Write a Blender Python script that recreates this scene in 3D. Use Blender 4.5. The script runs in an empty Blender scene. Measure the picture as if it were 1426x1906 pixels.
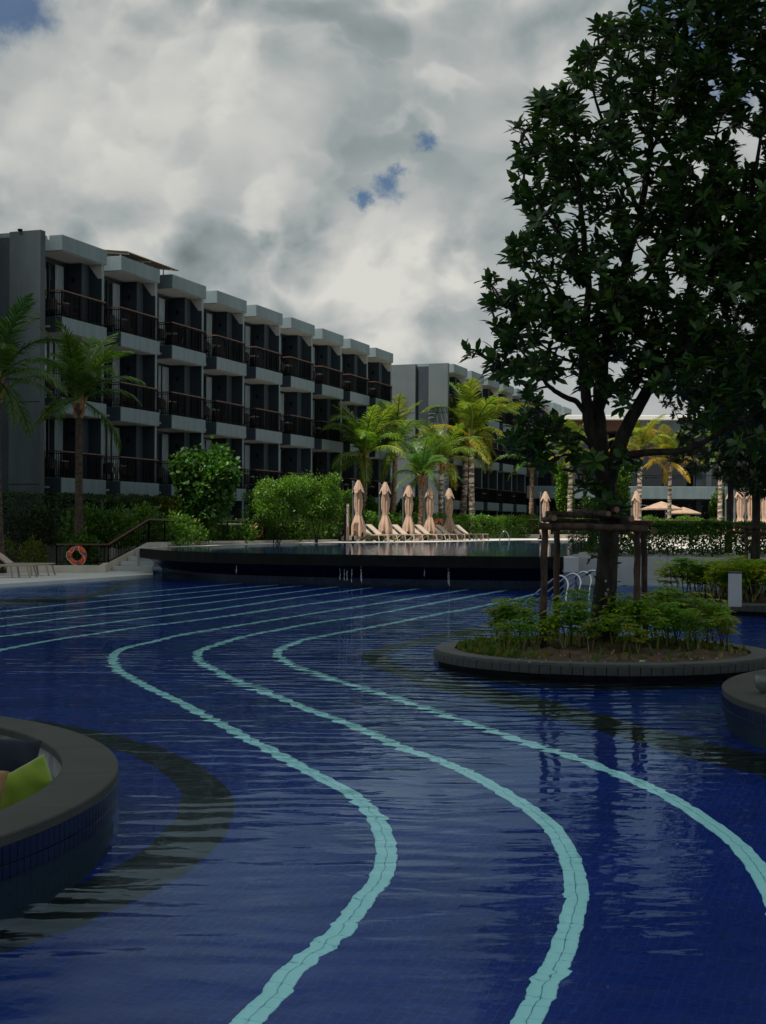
import bpy, bmesh, math, random
import numpy as np
from mathutils import Vector, Matrix
from mathutils.geometry import tessellate_polygon
random.seed(7); RNG = np.random.default_rng(7)
R = math.radians
SC = bpy.context.scene
COL = SC.collection

# ------------------------------------------------------------------ camera
F = 2647.0; EYE = 1.75; TH = R(0.25)
CR = Vector((math.cos(TH), 0, math.sin(TH))); CU = Vector((-math.sin(TH), 0, math.cos(TH)))
cam_d = bpy.data.cameras.new("camera"); cam = bpy.data.objects.new("camera", cam_d); COL.objects.link(cam)
cam_d.sensor_width = 36; cam_d.lens = 50; cam_d.sensor_fit = 'AUTO'
cam_d.shift_y = 27/1906; cam_d.clip_start = .1; cam_d.clip_end = 6000
cam.matrix_world = Matrix(((CR.x, CU.x, 0, 0), (CR.y, CU.y, -1, 0), (CR.z, CU.z, 0, EYE), (0, 0, 0, 1)))
SC.camera = cam

# ------------------------------------------------------------------ light
SUN = Vector((-.42, -.27, .866)).normalized()
sl = bpy.data.lights.new("sun", 'SUN'); so = bpy.data.objects.new("sun", sl); COL.objects.link(so)
sl.energy = 5.0; sl.angle = R(.55); sl.color = (1, .93, .82)
so.rotation_euler = SUN.to_track_quat('Z', 'Y').to_euler()
SC.view_settings.view_transform = 'Standard'; SC.view_settings.look = 'None'
SC.view_settings.exposure = 0.10; SC.view_settings.gamma = 1; SC.view_settings.use_curve_mapping = False
SC.cycles.max_bounces = 10; SC.cycles.transparent_max_bounces = 12; SC.cycles.transmission_bounces = 6
SC.cycles.diffuse_bounces = 3; SC.cycles.glossy_bounces = 4
SC.cycles.sample_clamp_indirect = 3.0; SC.cycles.caustics_refractive = True; SC.cycles.caustics_reflective = True
SC.cycles.use_denoising = True; SC.cycles.use_adaptive_sampling = True

def ray(px, py):
    return (Vector((0, 1, 0)) + CR*((px-713)/F) + CU*((980-py)/F))
def PD(px, py, D):                 # the point seen at a photo position, D metres away
    r = ray(px, py); return Vector((r.x*D, D, EYE + r.z*D))
def PZ(px, py, z):                 # the point seen at a photo position, on the level z
    r = ray(px, py); t = (z-EYE)/r.z; return Vector((r.x*t, t, z))
FLOOR = -.9
def PF(px, py, z=FLOOR):           # the point on the pool floor seen through the water
    p = PZ(px, py, 0); d = ray(px, py).normalized()
    h = Vector((d.x, d.y, 0)); si = h.length; h.normalize()
    st = si/1.33; tt = st/math.sqrt(1-st*st)
    q = p + h*(-z*tt); return Vector((q.x, q.y, z))

# ------------------------------------------------------------------ node helpers
def newmat(name):
    m = bpy.data.materials.new(name); m.use_nodes = True; nt = m.node_tree; nt.nodes.clear()
    return m, nt
def N(nt, t, **k):
    n = nt.nodes.new(t)
    for a, v in k.items():
        if a in n.bl_rna.properties.keys(): setattr(n, a, v)
        else: n.inputs[a.replace('_', ' ')].default_value = v
    return n
def L(nt, a, b): nt.links.new(a, b)
def MT(nt, op, a, b=None, c=None, clamp=False):
    n = nt.nodes.new('ShaderNodeMath'); n.operation = op; n.use_clamp = clamp
    for i, v in enumerate((a, b, c)):
        if v is None: continue
        if isinstance(v, (int, float)): n.inputs[i].default_value = v
        else: nt.links.new(v, n.inputs[i])
    return n.outputs[0]
def VM(nt, op, a, b=None, s=None):
    n = nt.nodes.new('ShaderNodeVectorMath'); n.operation = op
    for i, v in enumerate((a, b)):
        if v is None: continue
        if isinstance(v, (tuple, list, Vector)): n.inputs[i].default_value = tuple(v)
        else: nt.links.new(v, n.inputs[i])
    if s is not None: n.inputs['Scale'].default_value = s
    return n.outputs['Value'] if op in ('DOT_PRODUCT', 'LENGTH', 'DISTANCE') else n.outputs[0]
def MIXC(nt, f, a, b, mode='MIX'):
    n = nt.nodes.new('ShaderNodeMix'); n.data_type = 'RGBA'; n.blend_type = mode
    for i, v in ((0, f), (6, a), (7, b)):
        if isinstance(v, (int, float)): n.inputs[i].default_value = v
        elif isinstance(v, (tuple, list)): n.inputs[i].default_value = (*v[:3], 1)
        else: nt.links.new(v, n.inputs[i])
    return n.outputs[2]
def NOISE(nt, vec, scale, detail=4, rough=.55, dist=0):
    n = nt.nodes.new('ShaderNodeTexNoise'); n.inputs['Scale'].default_value = scale
    n.inputs['Detail'].default_value = detail; n.inputs['Roughness'].default_value = rough
    n.inputs['Distortion'].default_value = dist
    if vec is not None: nt.links.new(vec, n.inputs['Vector'])
    return n.outputs[0]
def RANGE(nt, v, a, b, c=0, d=1, t='SMOOTHSTEP'):
    n = nt.nodes.new('ShaderNodeMapRange'); n.interpolation_type = t
    nt.links.new(v, n.inputs[0])
    for i, x in enumerate((a, b, c, d)): n.inputs[i+1].default_value = x
    return n.outputs[0]

# ------------------------------------------------------------------ sky
W = bpy.data.worlds.new("World"); SC.world = W; W.use_nodes = True
nt = W.node_tree; nt.nodes.clear()
sky = nt.nodes.new('ShaderNodeTexSky'); sky.sky_type = 'NISHITA'; sky.sun_disc = False
sky.sun_elevation = math.asin(SUN.z); sky.sun_rotation = math.atan2(SUN.x, SUN.y)
sky.air_density = 1.0; sky.dust_density = .6; sky.ozone_density = 1.5
tc = nt.nodes.new('ShaderNodeTexCoord'); G = VM(nt, 'NORMALIZE', tc.outputs['Generated'])
sepg = nt.nodes.new('ShaderNodeSeparateXYZ'); L(nt, G, sepg.inputs[0])
warp_n = nt.nodes.new('ShaderNodeTexNoise'); warp_n.inputs['Scale'].default_value = 7; warp_n.inputs['Detail'].default_value = 6
warp_n.inputs['Roughness'].default_value = .6
L(nt, G, warp_n.inputs['Vector'])
wv = VM(nt, 'SCALE', VM(nt, 'SUBTRACT', warp_n.outputs['Color'], (.5, .5, .5)), s=.055)
warp_s = nt.nodes.new('ShaderNodeTexNoise'); warp_s.inputs['Scale'].default_value = 5; warp_s.inputs['Detail'].default_value = 2
L(nt, G, warp_s.inputs['Vector'])
GW = VM(nt, 'ADD', G, wv)
# cloud relief: rounded billows (folded noise), lit from one side by comparing two taps
GS = VM(nt, 'ADD', G, VM(nt, 'SCALE', VM(nt, 'SUBTRACT', warp_s.outputs['Color'], (.5, .5, .5)), s=.07))
def puff(vec, sc, det, rough=.5):
    n = NOISE(nt, vec, sc, det, rough)
    return MT(nt, 'ABSOLUTE', MT(nt, 'MULTIPLY_ADD', n, 2.0, -1.0))
def billow(vec):
    s = VM(nt, 'MULTIPLY', vec, (1, 1, 1.25))
    a = NOISE(nt, s, 5.0, 3, .5); b = puff(s, 9, 2); c = puff(s, 21, 3); d = puff(s, 55, 4, .6)
    h = MT(nt, 'MULTIPLY_ADD', b, -.32, MT(nt, 'MULTIPLY', a, 1.0)); h = MT(nt, 'MULTIPLY_ADD', c, -.13, h)
    return MT(nt, 'MULTIPLY_ADD', d, -.035, h)
h0 = billow(GS); h1 = billow(VM(nt, 'ADD', GS, (-.009, 0, .015)))
soft = RANGE(nt, NOISE(nt, G, 6.5, 2, .5), .42, .62, .25, 1)      # some parts of the deck are veiled and smooth
relief = MT(nt, 'MULTIPLY', MT(nt, 'SUBTRACT', h0, h1), soft)
val = MT(nt, 'ADD', MT(nt, 'MULTIPLY', relief, 1.7), MT(nt, 'MULTIPLY', MT(nt, 'SUBTRACT', h0, .35), .15))
val = MT(nt, 'ADD', val, .30)
def blob(px, py, r0, r1):          # 1 inside r0 photo pixels of a sky direction, 0 outside r1
    d = ray(px, py).normalized()
    return RANGE(nt, VM(nt, 'DISTANCE', GW, tuple(d)), r0/F, r1/F, 1, 0)
for px, py, r0, r1, a in ((110, 110, 60, 300, .14), (60, 270, 20, 150, .06), (470, 190, 50, 170, .10), (360, 250, 30, 170, .09), (540, 250, 20, 110, .06),
                          (660, 90, 80, 260, -.07), (770, 230, 30, 170, -.02), (400, 340, 20, 130, -.09), (580, 330, 10, 110, -.05), (110, 395, 30, 150, -.08), (260, 370, 10, 120, -.06),
                          (705, 450, 40, 130, .10), (620, 490, 30, 100, .08), (760, 540, 20, 130, .05), (1000, 180, 60, 260, .10), (800, 640, 40, 300, .09), (870, 380, 40, 180, .05),
                          (1330, 300, 60, 260, .12), (900, 10, 20, 120, -.05), (200, 540, 40, 200, .06), (1200, 740, 30, 250, .14), (450, 500, 30, 150, .06)):
    val = MT(nt, 'MULTIPLY_ADD', blob(px, py, r0, r1), a*.72, val)
edge = MT(nt, 'MULTIPLY', MT(nt, 'SUBTRACT', h0, .32), -.30)       # heaped outlines that follow the billows
for px, py, r, a in ((700, 450, 88, .085), (640, 500, 60, .06), (770, 430, 50, .04), (440, 195, 105, .08), (545, 235, 75, .06), (330, 250, 90, .05), (110, 120, 175, .08), (60, 250, 110, .05), (250, 90, 90, .05),
                     (1000, 150, 90, .06), (960, 260, 70, .04), (810, 600, 70, .04), (560, 600, 60, .04), (60, 380, 60, .03), (1420, 330, 120, .06)):
    d = ray(px, py).normalized()
    val = MT(nt, 'MULTIPLY_ADD', RANGE(nt, MT(nt, 'ADD', VM(nt, 'DISTANCE', G, tuple(d)), edge), r*1.16/F, r*.72/F, 0, 1), a*.62, val)
val = MT(nt, 'MAXIMUM', val, .02)
mixc = nt.nodes.new('ShaderNodeValToRGB'); L(nt, val, mixc.inputs[0])
cr = mixc.color_ramp; cr.elements[0].position = .0; cr.elements[0].color = (.10, .125, .125, 1)
cr.elements[1].position = .66; cr.elements[1].color = (.60, .59, .55, 1)
e = cr.elements.new(.26); e.color = (.25, .29, .295, 1)
e = cr.elements.new(.43); e.color = (.385, .405, .40, 1)
clouds = VM(nt, 'SCALE', mixc.outputs[0], s=12.0)
# holes of blue
hole = None
GH = VM(nt, 'ADD', G, VM(nt, 'SCALE', VM(nt, 'SUBTRACT', warp_n.outputs['Color'], (.5, .5, .5)), s=.05))
fine = NOISE(nt, G, 60, 5, .65)
for px, py, r0, r1 in ((776, 262, 0, 31), (722, 354, 0, 40), (736, 324, 0, 24), (688, 383, 0, 27), (8, 22, 30, 90), (1330, 60, 40, 130), (1360, 170, 10, 70), (1230, 8, 10, 60)):
    d = ray(px, py).normalized()
    b = RANGE(nt, MT(nt, 'MULTIPLY_ADD', MT(nt, 'SUBTRACT', fine, .5), .030, VM(nt, 'DISTANCE', GH, tuple(d))), r0/F, r1/F, 1, 0)
    hole = b if hole is None else MT(nt, 'MAXIMUM', hole, b)
# further patches of blue all round the sky, as between these clouds
away = RANGE(nt, VM(nt, 'DOT_PRODUCT', G, tuple(ray(713, 500).normalized())), .80, .90, 1, 0)
gaps = MT(nt, 'MULTIPLY', RANGE(nt, NOISE(nt, G, 2.3, 6, .6, .3), .60, .70), away)
hole = MT(nt, 'MULTIPLY', MT(nt, 'MAXIMUM', hole, gaps), .86)
out = MIXC(nt, hole, clouds, MIXC(nt, 1, sky.outputs[0], (.30, .46, .60), 'MULTIPLY'))
# below the horizon: dull ground
out = MIXC(nt, RANGE(nt, sepg.outputs[2], -.03, 0, 1, 0), out, (.5, .55, .5))
bg = nt.nodes.new('ShaderNodeBackground'); bg.inputs[1].default_value = .088
L(nt, out, bg.inputs[0])
wo = nt.nodes.new('ShaderNodeOutputWorld'); L(nt, bg.outputs[0], wo.inputs[0])

# ------------------------------------------------------------------ materials
MATS = {}
def mat(name, col, rough=.6, col2=None, nscale=3, nlo=.4, nhi=.65, bump=0, bscale=40, metal=0, spec=.5, detail=5, stretch=None, sheen=0):
    if name in MATS: return MATS[name]
    m, nt = newmat(name); o = N(nt, 'ShaderNodeOutputMaterial'); p = N(nt, 'ShaderNodeBsdfPrincipled')
    p.inputs['Roughness'].default_value = rough; p.inputs['Metallic'].default_value = metal
    p.inputs['Specular IOR Level'].default_value = spec
    if sheen: p.inputs['Sheen Weight'].default_value = sheen
    g = nt.nodes.new('ShaderNodeTexCoord').outputs['Object']
    if stretch: g = VM(nt, 'MULTIPLY', g, stretch)
    if col2:
        c = MIXC(nt, RANGE(nt, NOISE(nt, g, nscale, detail), nlo, nhi), col, col2); L(nt, c, p.inputs['Base Color'])
    else: p.inputs['Base Color'].default_value = (*col, 1)
    if bump:
        b = N(nt, 'ShaderNodeBump'); b.inputs['Strength'].default_value = 1; b.inputs['Distance'].default_value = bump
        L(nt, NOISE(nt, g, bscale, 5), b.inputs['Height']); L(nt, b.outputs[0], p.inputs['Normal'])
    L(nt, p.outputs[0], o.inputs[0]); MATS[name] = m; return m
def leafmat(name, c0, c1, c2, trans=.35, rough=.45, objcol=False, spec=.4):
    m, nt = newmat(name); o = N(nt, 'ShaderNodeOutputMaterial'); p = N(nt, 'ShaderNodeBsdfPrincipled')
    a = N(nt, 'ShaderNodeAttribute'); a.attribute_name = 'rnd'
    f = a.outputs['Fac']
    if objcol:
        oi = N(nt, 'ShaderNodeObjectInfo'); f = MT(nt, 'FRACT', MT(nt, 'ADD', f, MT(nt, 'MULTIPLY', oi.outputs['Random'], .35)))
    r = N(nt, 'ShaderNodeValToRGB'); L(nt, f, r.inputs[0])
    r.color_ramp.elements[0].color = (*c0, 1); r.color_ramp.elements[1].color = (*c2, 1)
    e = r.color_ramp.elements.new(.6); e.color = (*c1, 1); c = r.outputs[0]
    if objcol: c = MIXC(nt, 1, c, oi.outputs['Color'], 'MULTIPLY')
    L(nt, c, p.inputs['Base Color']); p.inputs['Roughness'].default_value = rough; p.inputs['Specular IOR Level'].default_value = spec
    t = N(nt, 'ShaderNodeBsdfTranslucent'); L(nt, MIXC(nt, 1, c, (1.5, 1.5, .5), 'MULTIPLY'), t.inputs[0])
    x = N(nt, 'ShaderNodeMixShader'); x.inputs[0].default_value = trans
    L(nt, p.outputs[0], x.inputs[1]); L(nt, t.outputs[0], x.inputs[2]); L(nt, x.outputs[0], o.inputs[0])
    MATS[name] = m; return m
def water(name, rip, refl, scale, cap=1.0, blurred=0.0, tint=(.56, .80, 1)):
    m, nt = newmat(name); o = N(nt, 'ShaderNodeOutputMaterial')
    g = nt.nodes.new('ShaderNodeNewGeometry').outputs['Position']
    v = VM(nt, 'MULTIPLY', g, (.55, 1, 1))
    sx = nt.nodes.new('ShaderNodeSeparateXYZ'); L(nt, g, sx.inputs[0])
    wind = MT(nt, 'MULTIPLY', RANGE(nt, sx.outputs[1], 8.0, 19, .20, 1), RANGE(nt, sx.outputs[0], -5.5, -.5, .35, 1))
    calm = MT(nt, 'MULTIPLY', RANGE(nt, NOISE(nt, g, .22, 3, .5), .36, .58, .35, 1), wind)
    h = MT(nt, 'ADD', MT(nt, 'MULTIPLY', NOISE(nt, v, scale, 2, .45, .4), 1.25), MT(nt, 'MULTIPLY', NOISE(nt, v, scale*.33, 2, .5, .2), .7))
    h = MT(nt, 'ADD', h, MT(nt, 'MULTIPLY', NOISE(nt, v, scale*2.6, 2, .5, .3), .22))
    wa = N(nt, 'ShaderNodeTexWave'); wa.wave_type = 'BANDS'; wa.bands_direction = 'Y'; wa.wave_profile = 'SIN'
    L(nt, VM(nt, 'MULTIPLY', g, (.5, 1, 1)), wa.inputs['Vector'])
    wa.inputs['Scale'].default_value = scale*.27; wa.inputs['Distortion'].default_value = 9; wa.inputs['Detail'].default_value = 1.5; wa.inputs['Detail Scale'].default_value = 1.1
    h = MT(nt, 'ADD', h, MT(nt, 'MULTIPLY', wa.outputs['Fac'], .30))
    b = N(nt, 'ShaderNodeBump'); b.inputs['Strength'].default_value = 1; b.inputs['Distance'].default_value = rip
    L(nt, MT(nt, 'MULTIPLY', h, calm), b.inputs['Height'])
    fr = N(nt, 'ShaderNodeFresnel'); fr.inputs[0].default_value = 1.33; L(nt, b.outputs[0], fr.inputs['Normal'])
    re = N(nt, 'ShaderNodeBsdfRefraction'); re.inputs['IOR'].default_value = 1.33; re.inputs['Roughness'].default_value = 0
    re.inputs[0].default_value = (1.18, 1.33, 1.36, 1); L(nt, b.outputs[0], re.inputs['Normal'])
    gl = N(nt, 'ShaderNodeBsdfGlossy'); gl.inputs['Roughness'].default_value = blurred; gl.inputs[0].default_value = (*tint, 1); L(nt, b.outputs[0], gl.inputs['Normal'])
    x = N(nt, 'ShaderNodeMixShader'); L(nt, MT(nt, 'MINIMUM', MT(nt, 'MULTIPLY', MT(nt, 'POWER', fr.outputs[0], 1.9), refl), cap), x.inputs[0])
    L(nt, re.outputs[0], x.inputs[1]); L(nt, gl.outputs[0], x.inputs[2]); L(nt, x.outputs[0], o.inputs[0])
    MATS[name] = m; return m
def tilemat(name, c, c2, grout, size, rot=0, w=None, gw=.06, rough=.25):
    m, nt = newmat(name); o = N(nt, 'ShaderNodeOutputMaterial'); p = N(nt, 'ShaderNodeBsdfPrincipled')
    g = nt.nodes.new('ShaderNodeNewGeometry').outputs['Position']
    mp = N(nt, 'ShaderNodeMapping'); mp.inputs['Rotation'].default_value = (0, 0, rot); L(nt, g, mp.inputs[0])
    br = N(nt, 'ShaderNodeTexBrick'); br.offset = 0; L(nt, mp.outputs[0], br.inputs[0])
    br.inputs['Scale'].default_value = 1/size; br.inputs['Brick Width'].default_value = 1; br.inputs['Row Height'].default_value = 1
    br.inputs['Mortar Size'].default_value = gw; br.inputs['Mortar Smooth'].default_value = .3
    br.inputs[1].default_value = (*c, 1); br.inputs[2].default_value = (*c2, 1); br.inputs[3].default_value = (*grout, 1)
    c3 = MIXC(nt, RANGE(nt, NOISE(nt, g, .9, 5), .35, .7, 0, .45), br.outputs[0], (c[0]*.4, c[1]*.4, c[2]*.5))
    L(nt, c3, p.inputs['Base Color']); p.inputs['Roughness'].default_value = rough
    L(nt, p.outputs[0], o.inputs[0]); MATS[name] = m; return m

M = dict(
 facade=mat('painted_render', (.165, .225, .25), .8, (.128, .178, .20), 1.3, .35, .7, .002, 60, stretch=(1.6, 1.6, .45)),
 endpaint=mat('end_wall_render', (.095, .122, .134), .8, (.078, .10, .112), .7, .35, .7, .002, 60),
 enddark1=mat('near_end_wall_render', (.052, .072, .082), .8, (.040, .056, .064), 1.1, .35, .7, .002, 60, stretch=(1.5, 1.5, .5)),  # darker tone of the end wall render, near block only
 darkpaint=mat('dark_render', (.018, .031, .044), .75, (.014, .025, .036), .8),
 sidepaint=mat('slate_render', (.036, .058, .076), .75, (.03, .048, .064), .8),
 soffit=mat('soffit_board', (.55, .54, .50), .8, (.48, .47, .44), .6),
 rail=mat('black_metal', (.004, .004, .005), .7, spec=.08), frame=mat('window_frame', (.012, .015, .018), .4),
 wood=mat('brown_handrail', (.15, .065, .038), .55, (.11, .045, .028), 4),
 curtain=mat('curtain_cloth', (.80, .82, .84), .9, (.55, .58, .60), 6, stretch=(3, 3, .2)),
 wicker=mat('wicker', (.055, .048, .043), .8, (.015, .013, .012), 30), tabletop=mat('table_top', (.55, .54, .52), .3),
 cream=mat('cream_plastic', (.62, .58, .45), .5), white=mat('white_paint', (.78, .78, .76), .5),
 deck=mat('deck_stone', (.62, .585, .55), .75, (.52, .49, .46), 1.2, .35, .7, .002, 30),
 deck_low=mat('lower_deck_stone', (.70, .70, .68), .75, (.60, .60, .58), 1.0, .35, .7, .002, 30),
 curb=mat('curb_concrete', (.62, .56, .47), .8, (.52, .47, .39), 1.4, .35, .7, .003, 25),
 step=mat('step_stone', (.56, .58, .58), .7, (.46, .48, .48), 2),
 wallc=mat('wall_concrete', (.56, .58, .59), .8, (.47, .49, .50), .9, .35, .65, .002, 40),
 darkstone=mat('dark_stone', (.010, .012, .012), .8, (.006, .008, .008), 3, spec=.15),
 block=mat('planter_block', (.048, .055, .053), .7, (.032, .038, .037), 5, bump=.003, bscale=60),
 cap=mat('basalt_cap', (.052, .056, .050), .75, (.036, .039, .035), 2.2, .3, .7, .0015, 90),
 grout=mat('dark_grout', (.03, .055, .07), .8), podtile=mat('glazed_blue_tile', (.002, .008, .045), .3, (.0015, .006, .03), 8, spec=.3),
 aqua=mat('aqua_tile', (.58, .97, .94), .35, (.50, .93, .90), 9, .35, .65), blacktile=mat('black_tile', (.003, .0035, .0025), .3, (.006, .0065, .004), 2),
 bluefloor=tilemat('blue_mosaic', (.0009, .0155, .185), (.0014, .022, .24), (.007, .043, .25), .05, R(20)),
 upfloor=mat('deep_blue_mosaic', (.008, .02, .09), .4, (.006, .014, .07), 1),
 water=water('pool_water', .034, 1.40, 3.4, .58), upwater=water('upper_pool_water', .0016, .85, 4.0, blurred=.02, tint=(.85, .93, 1)),
 soil=mat('soil', (.115, .068, .045), .95, (.05, .03, .02), 6, .35, .7, .02, 20), ground=mat('garden_ground', (.035, .045, .018), .95, (.05, .038, .022), .7),
 stone=mat('pale_stone', (.5, .47, .42), .85, (.35, .32, .28), 9), fabric=mat('beige_canvas', (.45, .305, .215), .85, (.37, .25, .18), 2.5, sheen=.2),
 sling=mat('beige_sling', (.60, .49, .41), .7, (.54, .44, .37), 3), lframe=mat('taupe_frame', (.36, .29, .225), .5),
 mast=mat('grey_mast', (.10, .12, .14), .4, metal=.3), chrome=mat('steel_tube', (.72, .74, .78), .12, metal=1),
 orange=mat('orange_plastic', (.72, .095, .035), .45, (.62, .075, .03), 6), rope=mat('white_rope', (.7, .68, .62), .8), strap=mat('grey_strap', (.10, .11, .12), .6),
 bark=mat('tree_bark', (.040, .031, .024), .9, (.012, .010, .008), 9, .35, .62, .02, 22, stretch=(1, 1, .28)),
 lichen=mat('lichen_patch', (.30, .31, .27), .95, (.2, .2, .17), 20),
 post=mat('stake_bark', (.085, .050, .034), .9, (.03, .019, .014), 10, .4, .6, .008, 30, stretch=(1, 1, .4)), cutwood=mat('cut_wood', (.20, .125, .07), .8),
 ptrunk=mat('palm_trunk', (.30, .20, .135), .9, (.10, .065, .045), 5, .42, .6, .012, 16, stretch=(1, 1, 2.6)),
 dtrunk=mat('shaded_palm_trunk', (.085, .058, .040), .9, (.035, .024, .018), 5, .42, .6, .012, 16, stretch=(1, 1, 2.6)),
 ptrunk2=mat('pale_palm_trunk', (.46, .39, .33), .9, (.10, .075, .06), 3.4, .44, .54, .012, 14, stretch=(.5, .5, 2.4)),
 pfibre=mat('palm_fibre', (.30, .15, .07), .9, (.16, .10, .04), 9), petiole=mat('palm_petiole', (.22, .26, .06), .6, (.30, .22, .09), 4),
 lime=mat('lime_cushion_cloth', (.20, .30, .015), .85, (.16, .25, .012), 3, sheen=.3), navy=mat('navy_cushion_cloth', (.010, .016, .035), .85), tan=mat('tan_cushion_cloth', (.33, .20, .09), .85),
 brown=mat('brown_louvre', (.14, .055, .03), .6), blackglass=mat('dark_glazing', (.012, .016, .02), .12, spec=.6),
 innerwall=mat('rough_plaster', (.42, .43, .43), .9, (.22, .235, .24), 7, .35, .65, .004, 30, stretch=(1, 1, .35)),
 hose=mat('blue_hose', (.03, .30, .45), .4), totem=mat('totem_board', (.16, .11, .08), .7, (.11, .075, .055), 6, stretch=(4, 4, .3)),
 cloud=mat('shade_cloud_white', (.85, .85, .85), 1.0, spec=0), bulb=mat('bulb_glass', (.9, .85, .7), .3), tanroof=mat('tan_sheet', (.34, .25, .17), .7),
 beigesolid=mat('planter_box', (.2, .17, .13), .8), stain=mat('rust_streak', (.16, .10, .06), .9),
)
# glass
def glassmat():
    m, nt = newmat('window_glass'); o = N(nt, 'ShaderNodeOutputMaterial')
    fr = N(nt, 'ShaderNodeFresnel'); fr.inputs[0].default_value = 1.5
    t = N(nt, 'ShaderNodeBsdfTransparent'); t.inputs[0].default_value = (.66, .72, .74, 1)
    g = N(nt, 'ShaderNodeBsdfGlossy'); g.inputs['Roughness'].default_value = .01
    x = N(nt, 'ShaderNodeMixShader'); L(nt, MT(nt, 'ADD', fr.outputs[0], .05), x.inputs[0])
    L(nt, t.outputs[0], x.inputs[1]); L(nt, g.outputs[0], x.inputs[2]); L(nt, x.outputs[0], o.inputs[0]); return m
M['glass'] = glassmat()
M['leaf_tree'] = leafmat('tree_leaf', (.018, .055, .016), (.034, .098, .024), (.095, .17, .030), .28, .32, spec=.5)
M['leaf_dark'] = leafmat('dark_leaf', (.008, .022, .008), (.014, .038, .010), (.03, .065, .012), .2, .5)
M['leaf_hedge'] = leafmat('hedge_leaf', (.02, .07, .010), (.045, .135, .014), (.13, .20, .015), .35, .45)
M['leaf_dkhedge'] = leafmat('clipped_hedge_leaf', (.012, .035, .008), (.02, .06, .010), (.05, .085, .012), .25, .5)
M['leaf_bright'] = leafmat('bright_shrub_leaf', (.03, .10, .012), (.075, .20, .018), (.20, .30, .035), .4, .42)
M['leaf_yellow'] = leafmat('yellowish_shrub_leaf', (.035, .075, .010), (.10, .15, .015), (.26, .22, .02), .4, .45)
M['leaf_big'] = leafmat('broad_leaf', (.018, .065, .014), (.045, .145, .022), (.09, .18, .03), .35, .52)
M['leaf_plant'] = leafmat('umbrella_plant_leaf', (.10, .23, .02), (.19, .36, .03), (.46, .46, .05), .48, .42, objcol=True)
M['blade'] = leafmat('grass_blade', (.05, .11, .02), (.09, .16, .025), (.24, .19, .05), .35, .5)
M['tip'] = leafmat('wilted_tip', (.06, .03, .02), (.10, .05, .03), (.14, .07, .04), .3, .6)
M['frond'] = leafmat('palm_leaflet', (.028, .080, .012), (.075, .165, .022), (.24, .29, .06), .4, .38, objcol=True)
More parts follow.
